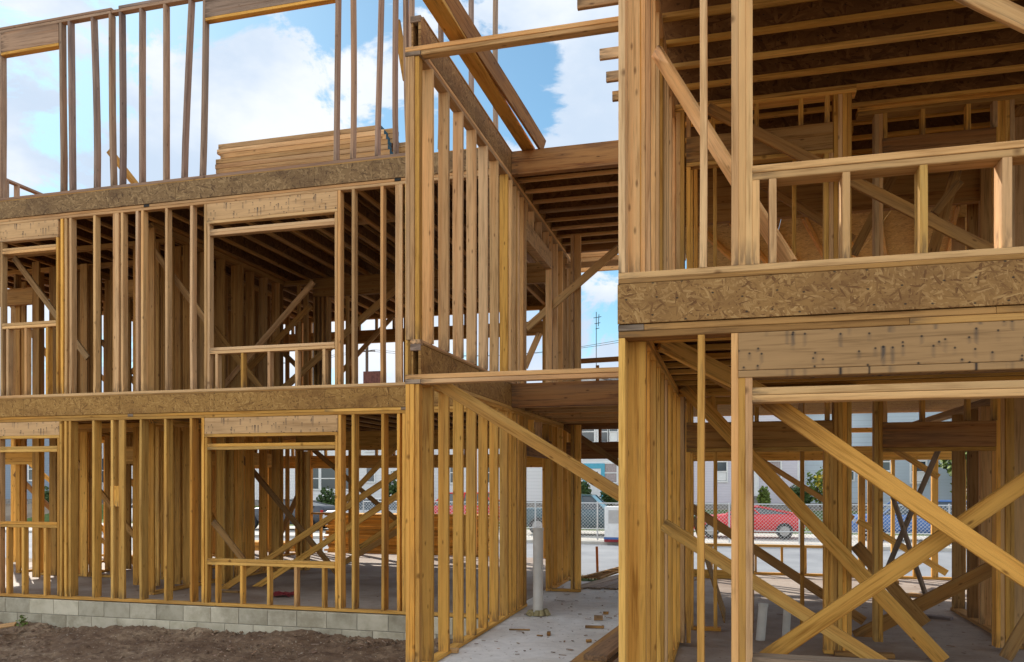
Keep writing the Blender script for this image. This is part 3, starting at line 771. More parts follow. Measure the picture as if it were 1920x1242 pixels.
# churned dirt in front of the left building
b = B(); st = .05; x0, x1, y0, y1 = -13.5, -2.62, 4.4, 8.93
nx, ny = int((x1 - x0) / st), int((y1 - y0) / st); pts = []
for j in range(ny + 1):
    for i in range(nx + 1):
        x, y = x0 + i * st, y0 + j * st
        h = noise.fractal(Vector((x * .9, y * .9, 0)), 1.0, 2.0, 4) * .05 + noise.fractal(Vector((x * 4, y * 5, 3)), .8, 2.0, 4) * .028
        h += max(0, noise.noise(Vector((x * 9, y * 9, 7))) - .25) * .06
        h = h * 1.7 + max(0, (y - 8.3)) * .03 + (x + 8) * .014
        edge = min((x - x0), (x1 - x), (y - y0)) / .3
        pts.append((x, y, -.345 + h if edge > 1 else -.46 + (.115 + h) * max(0, edge)))
b.poly(pts, [(j * (nx + 1) + i, j * (nx + 1) + i + 1, (j + 1) * (nx + 1) + i + 1, (j + 1) * (nx + 1) + i) for j in range(ny) for i in range(nx)])
struct(b.build('dirt_ground', 'dirt', smooth=True))
b = B()
b.box(-13.2, -3.05, YF + .125, 16.35, -.34, -.001, ch=.004); b.box(-3.049, -2.61, YF + .125, 13.75, -.34, -.001, ch=.004); b.box(-.605, 7.0, 4.5, 14.5, -.34, -.001, ch=.01)
struct(b.build('concrete_slab', 'slab'))
struct(B().box(-2.605, -.61, 6.0, 12.7, -.34, -.0025, ch=.01).build('passage_slab', 'slab_skylit'))
b = B(); b.poly([(-40, 18.4, -.812), (40, 18.4, -.812), (40, 30.6, -.812), (-40, 30.6, -.812)], [(0, 1, 2, 3)]); struct(b.build('street', 'asphalt'))
b = B(); b.box(-40, 40, 30.6, 30.8, -.9, -.70); b.box(-40, 40, 30.802, 37.4, -.9, -.71); struct(b.build('pavement', 'walk'))
b = B(); b.poly([(-2.6, 12.72, -.03), (-.7, 12.72, -.03), (.5, 18.3, -.74), (-4.5, 18.3, -.74), (-3.5, 14.6, -.16)], [(0, 1, 2, 3, 4)]); b.poly([(-.6, 14.55, -.05), (9, 14.55, -.05), (9, 18.3, -.74), (-.6, 18.3, -.74)], [(0, 1, 2, 3)])
b.poly([(-40, 37.42, -.8), (40, 37.42, -.8), (40, 43.5, .1), (-40, 43.5, .1)], [(0, 1, 2, 3)])
struct(b.build('grass_verge', 'grass'))
b = B()
for i in range(9000):
    if i < 3500: x, y = R.uniform(-3.4, -.8), R.uniform(13.2, 17.5)
    elif i < 6500: x, y = R.uniform(0, 5), R.uniform(14.6, 17.6)
    else: x, y = R.uniform(-12, 12), R.uniform(38, 42)
    z = -.03 - (y - 12.7) * .127 if i < 6500 else -.82 + (y - 37.5) / 6 * .9
    h = R.uniform(.05, .18); a = R.uniform(0, 6.28); w = .008 if i < 6500 else .03
    dx, dy = math.cos(a) * w, math.sin(a) * w
    b.poly([(x - dx, y - dy, z), (x + dx, y + dy, z), (x + R.uniform(-.05, .05), y + R.uniform(-.05, .05), z + h)], [(0, 1, 2)])
b.build('grass', 'leafl', kind='stuff')

# =====================================================================  LOOSE THINGS ON THE SITE
def single(b, name, mat, label, cat, group=None, smooth=False):
    return tag(b.build(name, mat, smooth=smooth), label, cat, group)
# two long planks lying from the passage deck up over the cross plate
b = B().board((-2.27, 9.24, 5.468), (-2.17, 4.9, 5.215), T, .145, (1, 0, 0), bow=.006, rnd=.2)
single(b, 'plank', 'golden', 'long yellow plank lying flat from the passage deck over the top cross plate', 'plank', 'planks over the passage')
b = B().board((-2.115, 9.3, 5.52), (-2.125, 4.9, 5.30), T, .14, (.35, 0, 1), bow=.01, rnd=.8)
single(b, 'plank', 'lvl', 'reddish plank tipped on its edge beside the flat yellow one over the passage', 'plank', 'planks over the passage')
# lumber stack on the upper deck
LS = thing('lumber_stack', 'stack of pale studs with blue painted ends on the top deck against the sky', 'lumber stack', (-6.0, 10.7, 5.44))
Y = 10.5
for c in range(3):
    for r in range(15):
        z = 5.50 + r * .0725; xl = -7.36 + R.uniform(-.03, .05) + (.0 if r < 12 else .03); xr = -4.62 + R.uniform(-.06, .06)
        if c == 0 and r == 14: xr -= .05
        if c == 2: xr += .3; z -= .15
        if c == 0 or r > 11 or c == 2:
            B().box(xl, xr, Y + c * .15, Y + c * .15 + .14, z, z + .069, ch=.004).build('board', 'fir', LS)
            B().box(xr + .0005, xr + .003, Y + c * .15 + .003, Y + c * .15 + .137, z + .003, z + .066, ch=.0005).build('painted_end', 'bluepaint', LS)
for x in (-7.0, -5.0): B().box(x, x + .09, Y, Y + .45, 5.441, 5.497).build('skid', 'rough', LS)
# lumber piles behind the left building
def pile(name, label, x0, x1, y0, z0, nr, nc, mat='golden', th=.04, w=.14, jit=.06):
    P = thing(name, label, 'lumber stack', ((x0 + x1) / 2, y0, z0), 'lumber piles on the ground')
    for r in range(nr):
        b = B()
        for c in range(nc):
            b.box(x0 + R.uniform(-jit, jit), x1 + R.uniform(-jit, jit), y0 + c * (w + .004), y0 + c * (w + .004) + w, z0 + .09 + r * (th + .003), z0 + .09 + r * (th + .003) + th)
        b.build('board_layer', mat, P)
    for q in (.15, .5, .85):
        x = x0 + (x1 - x0) * q; B().box(x, x + .09, y0, y0 + nc * (w + .004), z0, z0 + .088).build('skid', 'rough', P)
pile('lumber_pile', 'long tall pile of yellow boards behind the left building, seen past the large window', -9.0, -5.2, 17.0, -.46, 28, 5)
pile('lumber_pile', 'lower yellow board pile further left, glimpsed between the ground floor studs', -14.0, -10.4, 17.6, -.6, 14, 4)
pile('lumber_pile', 'tan lumber pile behind the right building beside the crossed thin braces', 6.0, 7.6, 16.2, -.36, 15, 4, 'fir')
# weathered planks at the right edge of the passage
PS = thing('plank_stack', 'short stack of weathered brown planks on the slab at the right of the passage', 'plank stack', (-1.1, 6.9, 0))
a0, a1 = at(1160, 1195, 7.9), at(1085, 1225, 7.1)
for i, (xo, w_, yo, m_) in enumerate(((.0, .24, 0, 'rough'), (.05, .2, .06, 'grey'), (-.02, .24, -.05, 'rough'), (.06, .19, .1, 'dkplank'))):
    B().board((-1.10 + xo, 6.35 + yo, .024 + .047 * i), (-.93 + xo, 8.1 - yo, .024 + .047 * i), .042, w_, (1, 0, 0), bow=.003).build('plank', m_, PS)
PD = thing('board_walk', 'grey boards laid side by side on the ground at the far end of the passage', 'boards', (-1.5, 12.4, 0))
for i in range(6):
    x = -2.0 + i * .235; B().board((x - .15, 11.75 + R.uniform(0, .1), .012 + .003 * (i % 2)), (x + .28, 13.5 + R.uniform(-.1, .1), .012 + .003 * (i % 2)), .022, .20, (1, 0, 0)).build('plank', 'grey', PD)
b = B().box(-1.62, .4, 13.62, 13.66, -.1, .14); b.box(-1.62, -1.58, 13.4, 15.3, -.1, .12)
single(b, 'form_board', 'golden', 'bright yellow form boards standing on edge past the end of the passage', 'form board')
LD = thing('ladder', 'wooden ladder lying in the grass beside the yellow form boards', 'ladder', (-2.2, 13.6, .0))
for s in (0, 1): B().board((-2.3 + .30 * s, 12.75, .045), (-1.95 + .22 * s, 14.9, .0), .04, .03, (0, 0, 1)).build('rail', 'rough', LD)
for i in range(9):
    t = (i + .5) / 9; y = 12.75 + 2.15 * t; B().box(-2.27 + .35 * t, -2.03 + .27 * t, y, y + .04, .03 - .045 * t, .052 - .045 * t).build('rung', 'rough', LD)
b = B().board((XA(1120.5, 14.6), 14.6, -.15), (XA(1119, 14.6), 14.6, .40), .02, .045, (1, 0, 0))
single(b, 'marker_stake', 'amber', 'thin orange marker stake standing in the grass by the street', 'stake')
def pipe(px, Y, z1, r, label, lean_=(0, 0), mat='pvc', foam=False, cap=False):
    x = XA(px, Y); P = thing('drain_pipe', label, 'pipe', (x, Y, 0), 'white drain pipes standing in the slab')
    b = B(); b.tube((x, Y, -.01), (x + lean_[0], Y + lean_[1], z1), r, 20, caps=False); b.tube((x, Y, .0), (x + lean_[0], Y + lean_[1], z1 - .001), r * .9, 20)
    b.build('pipe', mat, P, smooth=False)
    B().tube((x + lean_[0] * .97, Y + lean_[1] * .97, z1 - .03), (x + lean_[0], Y + lean_[1], z1 + .002), r * 1.07, 20, caps=False).build('rim', mat, P)
    if foam:
        b = B()
        for i in range(16):
            a = i * .785 + R.uniform(-.2, .2); rr = R.uniform(.06, .13); zz = R.uniform(.0, .04)
            b.tube((x + math.cos(a) * rr, Y + math.sin(a) * rr, 0), (x + math.cos(a) * rr * .8, Y + math.sin(a) * rr * .8, zz + .03), .04, 7, r2=.025)
        b.build('foam_collar', 'foil', P)
    if cap: B().tube((x + lean_[0], Y + lean_[1], z1 + .003), (x + lean_[0], Y + lean_[1], z1 + .03), r * 1.15, 20).build('cap', mat, P)
pipe(1009, 9.33, 1.03, .060, 'tall white plastic pipe standing in the passage slab with yellow foam at its foot', foam=True)
pipe(1425.5, 8.45, .36, .045, 'left one of two short white pipes in the right building slab behind the crossed braces', (.03, .02))
pipe(1473, 8.6, .36, .038, 'thinner right one of two short white pipes in the right building slab', (.02, 0))
pipe(281, 10.15, .28, .055, 'short white pipe between the ground floor studs of the left building', cap=True)
pipe(433, 11.0, .28, .045, 'capped grey pipe stub in the lower left corner of the big ground floor window', cap=True)
# rag
b = B(); c0 = at(532, 1124, 9.75); n = 14; pts = []
c0 = Vector((XA(530, 9.95), 9.95, .01))
for j in range(n + 1):
    for i in range(n + 1):
        u, v = i / n - .5, j / n - .5
        pts.append((c0.x + u * .36 + .05 * math.sin(v * 9), c0.y + v * .3 + .04 * math.sin(u * 11), .02 + .05 * (noise.noise(Vector((u * 5, v * 5, 1))) + .4) * (1 - 1.6 * max(abs(u), abs(v)) ** 2)))
b.poly(pts, [(j * (n + 1) + i, j * (n + 1) + i + 1, (j + 1) * (n + 1) + i + 1, (j + 1) * (n + 1) + i) for j in range(n) for i in range(n)])
single(b, 'rag', 'ragred', 'crumpled dark red checked cloth on the floor inside the large ground window', 'cloth', smooth=True)
# leaning sheet
x = XA(1318, 8.9)
b = B().board((-.05, 9.85, .0), (-.40, 9.85, 1.15), .012, 1.0, (0, 1, 0), rnd=.3)
single(b, 'board_sheet', 'osb', 'strand board sheet leaning on the side wall inside the right building', 'board')
# offcuts in the passage
def offcut(px, py, dx, dy, dz, ang, label, mat='fir'):
    d = 1520 * EYE / (py - HY); Yc = d * (C15 + S15 * (px - CX) / F); p = at(px, py, Yc); p.z = dz / 2 + .001
    a = math.radians(ang); v = Vector((math.cos(a), math.sin(a), 0)) * dx / 2
    b = B().board(p - v, p + v, dz, dy, (-math.sin(a), math.cos(a), 0) if True else 0, ch=.004)
    return tag(b.build('wood_offcut', mat), label, 'wood scrap', 'wood offcuts on the slab')
offcut(848, 1224, .11, .07, .04, 5, 'pale block at the foot of the side wall, nearest of the passage scraps', 'fir')
offcut(974, 1182, .22, .03, .012, 8, 'long thin dark splinter lying across the middle of the passage slab', 'rough')
offcut(1029, 1191, .035, .11, .03, 10, 'small upright dark chip in the middle of the passage slab', 'rough')
offcut(1012, 1193, .06, .03, .01, -20, 'tiny dark chip left of the small upright one on the passage slab', 'rough')
offcut(1122, 1163, .10, .07, .05, 10, 'pale block lying above the flat scrap board in the passage', 'fir')
offcut(1115, 1178, .2, .05, .025, 4, 'flat scrap board in front of the weathered plank stack', 'rough')
offcut(1136, 1152, .06, .04, .03, 0, 'small dark block far right in the passage near the corner post', 'rough')
offcut(1104, 1205, .05, .03, .03, 30, 'small brown chip beside the end of the weathered plank stack', 'rough')
offcut(1620, 1232, .5, .09, .04, 4, 'brown board lying flat at the foot of the long brace in the right building', 'rough')
offcut(1728, 1120, .35, .14, .04, -35, 'short board under the foot of the thin leaning crossed braces', 'fir')
offcut(1758, 1160, .3, .1, .03, -30, 'grey scrap board beside the dark posts in the right building', 'grey')
offcut(1668, 1094, .25, .1, .05, 5, 'dark block on the sunlit part of the slab in the right building', 'rough')
offcut(430, 1112, .3, .06, .03, 3, 'dark scrap beside the brace foot inside the large ground window', 'rough')
p = Vector((XA(2, 8.3), 8.3, -.30))
single(B().board(p + Vector((-.2, -.1, 0)), p + Vector((.12, .1, .05)), .02, .12, (1, 0, 0)), 'wood_offcut', 'fir', 'light splintered board in the dirt at the far left edge', 'wood scrap')
# litter that nobody could count
b = B()
for i in range(900):
    q = R.random()
    if q < .55:
        x, y = R.uniform(-13, -2.7), R.uniform(6.5, 8.8); z = -.335 + (x + 8) * .014
    elif q < .68: x, y, z = R.uniform(-2.45, -.65), R.uniform(6.3, 12.4), .003
    elif q < .85: x, y, z = R.uniform(-.3, 5), R.uniform(5, 14), .003
    else: x, y, z = R.uniform(-12.5, -2.8), R.uniform(9.2, 16), .003
    L, w, h = R.choice((.02, .03, .03, .05, .09)), R.uniform(.006, .022), R.uniform(.003, .010)
    if q > .55: L *= .8; h *= .6
    a = R.uniform(0, 6.28); v = Vector((math.cos(a), math.sin(a), R.uniform(-.1, .2) if q < .55 else 0)) * L / 2
    b.board(Vector((x, y, z + h)) - v, Vector((x, y, z + h)) + v, h, w, (-v.y, v.x, 0))
b.build('wood_litter', 'weathered', kind='stuff')
b = B()
for i in range(2600):
    x, y = R.uniform(-13, -2.7), (R.uniform(6.0, 8.9) if R.random() < .7 else 8.92 - abs(R.gauss(0, .12))); r = R.uniform(.008, .035) * (1.6 if R.random() < .08 else 1)
    z = -.35 + noise.fractal(Vector((x * .9, y * .9, 0)), 1.0, 2.0, 4) * .0625 + max(0, y - 8.3) * .03 + (x + 8) * .014
    pts = [(x + r * R.uniform(.6, 1.1) * math.cos(k * 1.257), y + r * R.uniform(.6, 1.1) * math.sin(k * 1.257), z) for k in range(5)] + [(x + R.uniform(-.3, .3) * r, y, z + r * R.uniform(.5, .9))]
    b.poly(pts, [(k, (k + 1) % 5, 5) for k in range(5)])
b.build('dirt_clods', 'dirt', kind='stuff')
# weed
def leaves(b, c, rad, n, s0, s1, rnd=R):
    for i in range(n):
        while True:
            v = Vector((rnd.uniform(-1, 1), rnd.uniform(-1, 1), rnd.uniform(-1, 1)))
            if v.length < 1: break
        q = 1 + .25 * noise.noise(v * 2.5 + Vector(c))
        if noise.noise(Vector((v.x * 2.6 + c[0], v.y * 2.6, v.z * 2.6 + c[2]))) < -.22: continue
        p = Vector((c[0] + v.x * rad[0] * q, c[1] + v.y * rad[1] * q, c[2] + v.z * rad[2] * q))
        s = rnd.uniform(s0, s1); u = Vector((rnd.gauss(0, 1), rnd.gauss(0, 1), rnd.gauss(0, .6))).normalized(); w = u.orthogonal().normalized() * s * .45; u = u * s
        b.poly([p - u * .5, p + w, p + u * .5, p - w], [(0, 1, 2, 3)])
p = Vector((XA(42, 8.75), 8.75, -.33))
b = B(); leaves(b, (p.x, p.y, p.z + .04), (.09, .05, .10), 90, .02, .045); leaves(b, (p.x - .10, p.y - .03, p.z - .02), (.12, .05, .03), 50, .02, .035)
single(b, 'weed', 'leafl', 'small green weed growing at the foot of the block footing', 'plant')

# =====================================================================  ACROSS THE STREET
YFN = 31.6
FN = thing('chain_link_fence', 'long galvanised chain link fence on the far side of the street', 'fence', (0, YFN, -.7))
zb, zt = -.68, .73
b = B(); sp = .13; x0, x1 = -15.0, 15.0; H = zt - zb
i = x0 - H
while i < x1:
    for s in (1, -1):
        xa, xb_ = (i, i + H) if s == 1 else (i + H, i)
        if max(xa, xb_) > x0 and min(xa, xb_) < x1:
            b.board((xa, YFN, zb), (xb_, YFN, zt), .010, .010, (0, 1, 0), ch=.002)
    i += sp
b.build('wire_mesh', 'steel', FN)
for x in [x0 + q * 2.5 for q in range(13)]: B().tube((x, YFN + .02, -.72), (x, YFN + .02, zt + .06), .032, 8).build('post', 'steel', FN)
for z in (zt, zb + .40): B().tube((x0, YFN + .01, z), (x1, YFN + .01, z), .022, 6).build('rail', 'steel', FN)

def wheel(parent, x, y, z, r, w):
    t = B().tube((x, y - w / 2, z), (x, y + w / 2, z), r, 20).build('wheel', 'black', parent)
    B().tube((x, y - w / 2 - .012, z), (x, y - w / 2 + .02, z), r * .62, 16).build('rim', 'rim', t)
    b = B()
    for k in range(5):
        a = k * 1.257; b.board((x, y - w / 2 - .02, z), (x + math.cos(a) * r * .58, y - w / 2 - .02, z + math.sin(a) * r * .58), .03, .05, (0, 1, 0))
    b.build('spokes', 'rim', t)
def car(name, label, x, y, z, L, Hh, Wd, colour, kind='coupe', flip=False):
    """side-on car, nose towards -x unless flipped"""
    C = thing(name, label, 'car', (x, y, z), 'cars parked behind the fence'); s = -1 if flip else 1
    P = {'coupe': dict(lo=[(-.5, .30, .50), (-.49, .22, .60), (-.44, .20, .66), (-.18, .19, .74), (.22, .19, .78), (.44, .22, .80), (.49, .28, .76), (.5, .34, .66)],
                       cab=[(-.20, .72), (-.04, 1.0), (.10, 1.0), (.40, .78)]),
         'suv': dict(lo=[(-.5, .26, .48), (-.49, .20, .58), (-.44, .19, .62), (-.22, .19, .66), (.22, .19, .68), (.46, .20, .68), (.49, .24, .66), (.5, .30, .60)],
                     cab=[(-.27, .65), (-.13, 1.0), (.38, 1.0), (.48, .67)]),
         'pickup': dict(lo=[(-.5, .26, .50), (-.49, .20, .58), (-.44, .19, .62), (-.24, .19, .66), (.1, .19, .66), (.46, .2, .66), (.49, .24, .66), (.5, .30, .62)],
                        cab=[(-.25, .64), (-.13, 1.0), (.04, 1.0), (.09, .65)])}[kind]
    b = B(); n = len(P['lo']); pts = []; hw = Wd / 2
    for (u, z0, z1) in P['lo']:
        tp = 1 - .16 * max(0, abs(u) - .36) / .14
        X = x + s * u * L
        for (yy, zz) in ((-.86, z0), (-1, z0 + (z1 - z0) * .25), (-1.0, z0 + (z1 - z0) * .6), (-.93, z1 - .02), (-.80, z1), (.80, z1), (.93, z1 - .02), (1, z0 + (z1 - z0) * .6), (1, z0 + (z1 - z0) * .25), (.86, z0)):
            pts.append((X, y + yy * hw * tp, z + zz * Hh))
    fs = [(i * 10 + k, i * 10 + (k + 1) % 10, (i + 1) * 10 + (k + 1) % 10, (i + 1) * 10 + k) for i in range(n - 1) for k in range(10)]
    fs += [tuple(range(9, -1, -1)), tuple((n - 1) * 10 + k for k in range(10))]
    b.poly(pts, fs); body = b.build('body', colour, C, smooth=True)
    (u0, h0), (u1, h1), (u2, h2), (u3, h3) = P['cab']
    def cab(grow, top, ins, name, mat):
        b = B(); q = []
        for sy in (-1, 1):
            for (u, h) in P['cab']:
                yy = sy * hw * (.88 if h < .85 else .70) + (-sy * ins)
                q.append((x + s * (u * L + (grow if u < 0 and h < .85 else 0)), y + yy, z + h * Hh - (0 if h < .85 else top)))
        b.poly(q, [(0, 1, 2, 3), (7, 6, 5, 4), (0, 4, 5, 1), (1, 5, 6, 2), (2, 6, 7, 3)]); return b.build(name, mat, C)
    cab(0, .025, 0, 'windows', 'glass')
    b = B()
    for sy in (-1, 1):
        pp = [Vector((x + s * u * L, y + sy * hw * (.885 if h < .85 else .705), z + h * Hh - (0 if h < .85 else .02))) for (u, h) in P['cab']]
        for a_, c_ in ((0, 1), (1, 2), (2, 3)): b.board(pp[a_], pp[c_], .05, .07, (0, 1, 0))
        m0 = pp[1].lerp(pp[2], .5); m1 = pp[0].lerp(pp[3], .5); b.board(m0, m1, .05, .06, (1, 0, 0))
        b.build('window_pillars', colour, C); b = B()
    B().box(x + s * u1 * L, x + s * u2 * L, y - hw * .71, y + hw * .71, z + Hh - .045, z + Hh - .005, ch=.02).build('roof', colour, C)
    r = .2 * Hh * (1.1 if kind != 'coupe' else 1.25)
    for u in (-.33, .32):
        for sy in (-1, 1): wheel(C, x + s * u * L, y + sy * (hw - .09), z + r, r, .2)
    for sy in (-1, 1):
        B().box(x - s * .497 * L, x - s * .47 * L, y + sy * hw * .55, y + sy * hw * .84, z + .44 * Hh, z + .54 * Hh, ch=.02).build('headlight', 'rim', C)
        B().box(x + s * .47 * L, x + s * .499 * L, y + sy * hw * .5, y + sy * hw * .86, z + .56 * Hh, z + .66 * Hh, ch=.02).build('tail_light', 'redlight', C)
    B().box(x - .02 * L, x + .03 * L, y - hw - .012, y - hw + .01, z + .58 * Hh, z + .60 * Hh).build('door_handle', 'rim', C)
    return C
def paint(name, c): return NT(name).out(c, .28, spec=.6)
M['car_red'] = paint('red_car_paint', (.62, .012, .02)); M['car_teal'] = paint('dark_teal_car_paint', (.03, .08, .10)); M['car_blue'] = paint('blue_car_paint', (.05, .14, .38))
M['car_silver'] = paint('silver_car_paint', (.45, .46, .48)); M['car_dark'] = paint('dark_car_paint', (.05, .055, .07)); M['car_white'] = paint('white_car_paint', (.7, .7, .7))
cz = -.70
car('parked_car', 'red low coupe parked behind the fence, seen through the right building', XA(1402, 34.5), 34.5, cz, 4.3, 1.28, 1.8, 'car_red')
car('parked_truck', 'dark teal pickup behind the fence at the end of the passage', XA(1085, 34.6), 34.6, cz, 5.0, 1.7, 1.9, 'car_teal', 'pickup', True)
car('parked_car', 'blue car behind the fence seen between the crossed braces on the right', XA(1712, 34.5), 34.5, cz, 4.6, 1.55, 1.8, 'car_blue', 'suv')
car('parked_car', 'silver car seen past the far lumber at the right of the large ground window', XA(700, 34.6), 34.6, cz, 4.5, 1.5, 1.8, 'car_silver', 'suv')
car('parked_car', 'dark car with red tail lights seen through the large ground window', XA(540, 34.6), 34.6, cz, 4.5, 1.45, 1.8, 'car_dark', 'coupe')
car('parked_car', 'white car standing further left seen between the ground floor studs', XA(300, 34.6), 34.6, cz, 4.5, 1.5, 1.8, 'car_white', 'suv')
car('parked_car', 'red hatchback glimpsed through the studs of the passage side wall', XA(862, 37.0), 36.9, -.7, 4.0, 1.75, 1.8, 'car_red', 'suv')
# white cabinet on a blue and red base
Y = 30.9; x0, x1 = XA(1137, Y), XA(1172, Y)
CB = thing('site_cabinet', 'tall white utility box on a blue and red base beside the fence', 'cabinet', ((x0 + x1) / 2, Y, -.71))
B().box(x0, x1, Y - .5, Y + .3, -.52, .62, ch=.02).build('box', 'white', CB)
B().box(x0 - .02, x1 + .02, Y - .52, Y + .32, -.60, -.523).build('base', 'car_blue', CB); B().box(x0 - .01, x1 + .01, Y - .51, Y + .31, -.70, -.603).build('skid', 'ragred', CB)
B().box(x0 + .15, x0 + .6, Y - .506, Y - .501, .0, .5, ch=.001).build('door_panel', 'steel', CB)
# houses
M['s_white'] = siding('white_siding', (.78, .78, .80), .2); M['s_lilac'] = siding('lilac_siding', (.68, .65, .72), .14); M['s_blue'] = siding('pale_blue_siding', (.58, .66, .72), .3)
M['s_grey'] = siding('grey_siding', (.46, .53, .60), .16); M['s_slate'] = siding('slate_siding', (.24, .30, .38), .16)
M['shutter'] = siding('blue_shutter', (.12, .2, .28), .07)
def house(label, px0, px1, Y, mat, wins, zb=.05, ze=6.3, zr=7.8, door=None, depth=9, gable='x', chim=None, roofmat='shingle', group=None):
    x0, x1 = XA(px0, Y), XA(px1, Y); xm = (x0 + x1) / 2
    Hs = thing('house', label, 'house', (xm, Y, zb), 'houses across the street')
    w = B().box(x0, x1, Y, Y + depth, zb - .3, ze, ch=.01)
    if gable == 'y': w.poly([(x0, Y, ze), (x1, Y, ze), (xm, Y, zr), (x0, Y + depth, ze), (x1, Y + depth, ze), (xm, Y + depth, zr)], [(0, 1, 2), (5, 4, 3)])
    w.build('wall', mat, Hs)
    B().box(x0 - .05, x1 + .05, Y - .05, Y - .002, zb - .3, zb + .35).build('base_course', 'stone', Hs)
    for xx in (x0, x1 - .14): B().box(xx, xx + .14, Y - .03, Y - .001, zb + .36, ze - .02).build('corner_board', 'white', Hs)
    o = .35; b = B()
    if gable == 'y':
        t = .12
        q = [(x0 - o, Y - o, ze - o * (zr - ze) / (xm - x0)), (xm, Y - o, zr + .02), (x1 + o, Y - o, ze - o * (zr - ze) / (xm - x0))]
        pts = [(a, b_, c) for (a, b_, c) in q] + [(a, b_, c + t) for (a, b_, c) in q] + [(a, Y + depth + o, c) for (a, b_, c) in q] + [(a, Y + depth + o, c + t) for (a, b_, c) in q]
        fs = [(0, 1, 4, 3), (1, 2, 5, 4), (3, 4, 10, 9), (4, 5, 11, 10), (0, 6, 7, 1), (1, 7, 8, 2), (0, 3, 9, 6), (2, 8, 11, 5), (6, 9, 10, 7), (7, 10, 11, 8)]
    else:
        ym = Y + depth / 2; t = .12; k = (zr - ze) / (depth / 2)
        q = [(Y - o, ze - o * k), (ym, zr), (Y + depth + o, ze - o * k)]
        pts = [(x0 - o, a, c) for a, c in q] + [(x0 - o, a, c + t) for a, c in q] + [(x1 + o, a, c) for a, c in q] + [(x1 + o, a, c + t) for a, c in q]
        fs = [(0, 3, 4, 1), (1, 4, 5, 2), (3, 9, 10, 4), (4, 10, 11, 5), (0, 1, 7, 6), (1, 2, 8, 7), (0, 6, 9, 3), (2, 5, 11, 8), (6, 7, 10, 9), (7, 8, 11, 10)]
        b.poly([(x0, Y, ze), (x0, ym, zr - .02), (x0, Y + depth, ze), (x1, Y, ze), (x1, ym, zr - .02), (x1, Y + depth, ze)], [(0, 1, 2), (5, 4, 3)])
    b.poly(pts, fs); b.build('roof', roofmat, Hs)
    for wn in wins:
        a, c, t_, u = wn[:4]; A, Cc = at(a, u, Y), at(c, t_, Y)
        f = B()
        xa, xb_, za, zc = A.x, Cc.x, A.z, Cc.z; e = .09
        for s_ in ((xa - e, xa, za - e, zc + e), (xb_, xb_ + e, za - e, zc + e), (xa, xb_, za - e, za), (xa, xb_, zc, zc + e), (xa, xb_, (za + zc) / 2 - .03, (za + zc) / 2 + .03)):
            f.box(s_[0], s_[1], Y - .06, Y - .004, s_[2], s_[3])
        if xb_ - xa > 1.3: f.box((xa + xb_) / 2 - .05, (xa + xb_) / 2 + .05, Y - .062, Y - .004, za, zc)
        f = f.build('window', 'white', Hs)
        B().box(xa, xb_, Y - .03, Y - .006, za, zc, ch=.001).build('pane', 'glass', f)
        if len(wn) > 4:
            B().box(xa + .02, xb_ - .02, Y - .034, Y - .031, za + .02, (zc if wn[4] == 'full' else (za + zc) / 2), ch=.0005).build('curtain', 'curtain' if wn[4] == 'full' else 'white', f)
    if door:
        a, c, t_, u = door[:4]; A, Cc = at(a, u, Y), at(c, t_, Y); dm = door[4]
        f = B(); f.box(A.x - .22, A.x, Y - .07, Y - .003, A.z, Cc.z + .3); f.box(Cc.x, Cc.x + .22, Y - .07, Y - .003, A.z, Cc.z + .3); f.box(A.x, Cc.x, Y - .07, Y - .003, Cc.z, Cc.z + .3)
        f.build('door_frame', dm, Hs)
        d = B().box(A.x, Cc.x, Y - .05, Y - .004, A.z, Cc.z).build('door', 'white', Hs)
        g = B()
        for i in range(3):
            for j in range(3):
                ww = (Cc.x - A.x) * .6 / 3; g.box(A.x + (Cc.x - A.x) * .2 + i * ww + .02, A.x + (Cc.x - A.x) * .2 + (i + 1) * ww - .02, Y - .056, Y - .051, Cc.z - .75 + j * .2, Cc.z - .75 + j * .2 + .17, ch=.001)
        g.build('door_panes', 'glass', d)
        for i in range(3): B().box(A.x - .3, Cc.x + .3, Y - .35 * (3 - i), Y - .08, A.z - .2 * (3 - i), A.z - .2 * (2 - i) - .002).build('step', 'stone', Hs)
    if chim:
        a, c, t_, ymat = chim; A, Cc = at(a, t_, Y + 3), at(c, t_, Y + 3)
        B().box(A.x, Cc.x, Y + 3, Y + 3.9, ze, A.z).build('chimney', ymat, Hs)
    return Hs
YH = 46.0
H1 = house('white house with a sky blue door surround at the end of the passage', 1040, 1172, YH, 's_white', [(1090, 1114, 791, 829), (1123, 1139, 791, 829), (1143, 1158, 791, 829, 'half'), (1134, 1156, 870, 904, 'full')], ze=6.9, zr=7.72, door=(1101, 1127, 879, 938, 'skyblue'), gable='y', chim=(1143, 1156, 700, 'stone'))
p = at(1118, 690, YH + 1); b = B(); b.tube((p.x, p.y, 7.2), (p.x, p.y, at(0, 646, YH + 1).z), .02, 6)
for i, q in enumerate((655, 664, 672)):
    zz = at(0, q, YH + 1).z; b.tube((p.x - .16 + .06 * i, p.y, zz), (p.x + .30 - .06 * i, p.y, zz + .05), .02, 5)
b.tube((p.x + .12, p.y, at(0, 668, YH + 1).z), (p.x + .16, p.y, at(0, 650, YH + 1).z), .02, 5)
b.build('antenna', 'black', H1)
house('lilac sided house behind the red car', 1296, 1500, YH, 's_lilac', [(1343, 1362, 867, 902, 'half'), (1438, 1463, 866, 895, 'full')], door=(1398, 1415, 872, 930, 'white'), gable='x')
house('pale blue house just right of the lilac one', 1504, 1640, YH + 1, 's_blue', [(1575, 1600, 868, 900)], ze=5.8, zr=7.3, gable='x')
house('grey sided house with brown porch roof seen past the crossed braces', 1648, 1790, YH - 1, 's_grey', [(1655, 1668, 850, 882), (1709, 1735, 866, 904, 'half')], gable='x')
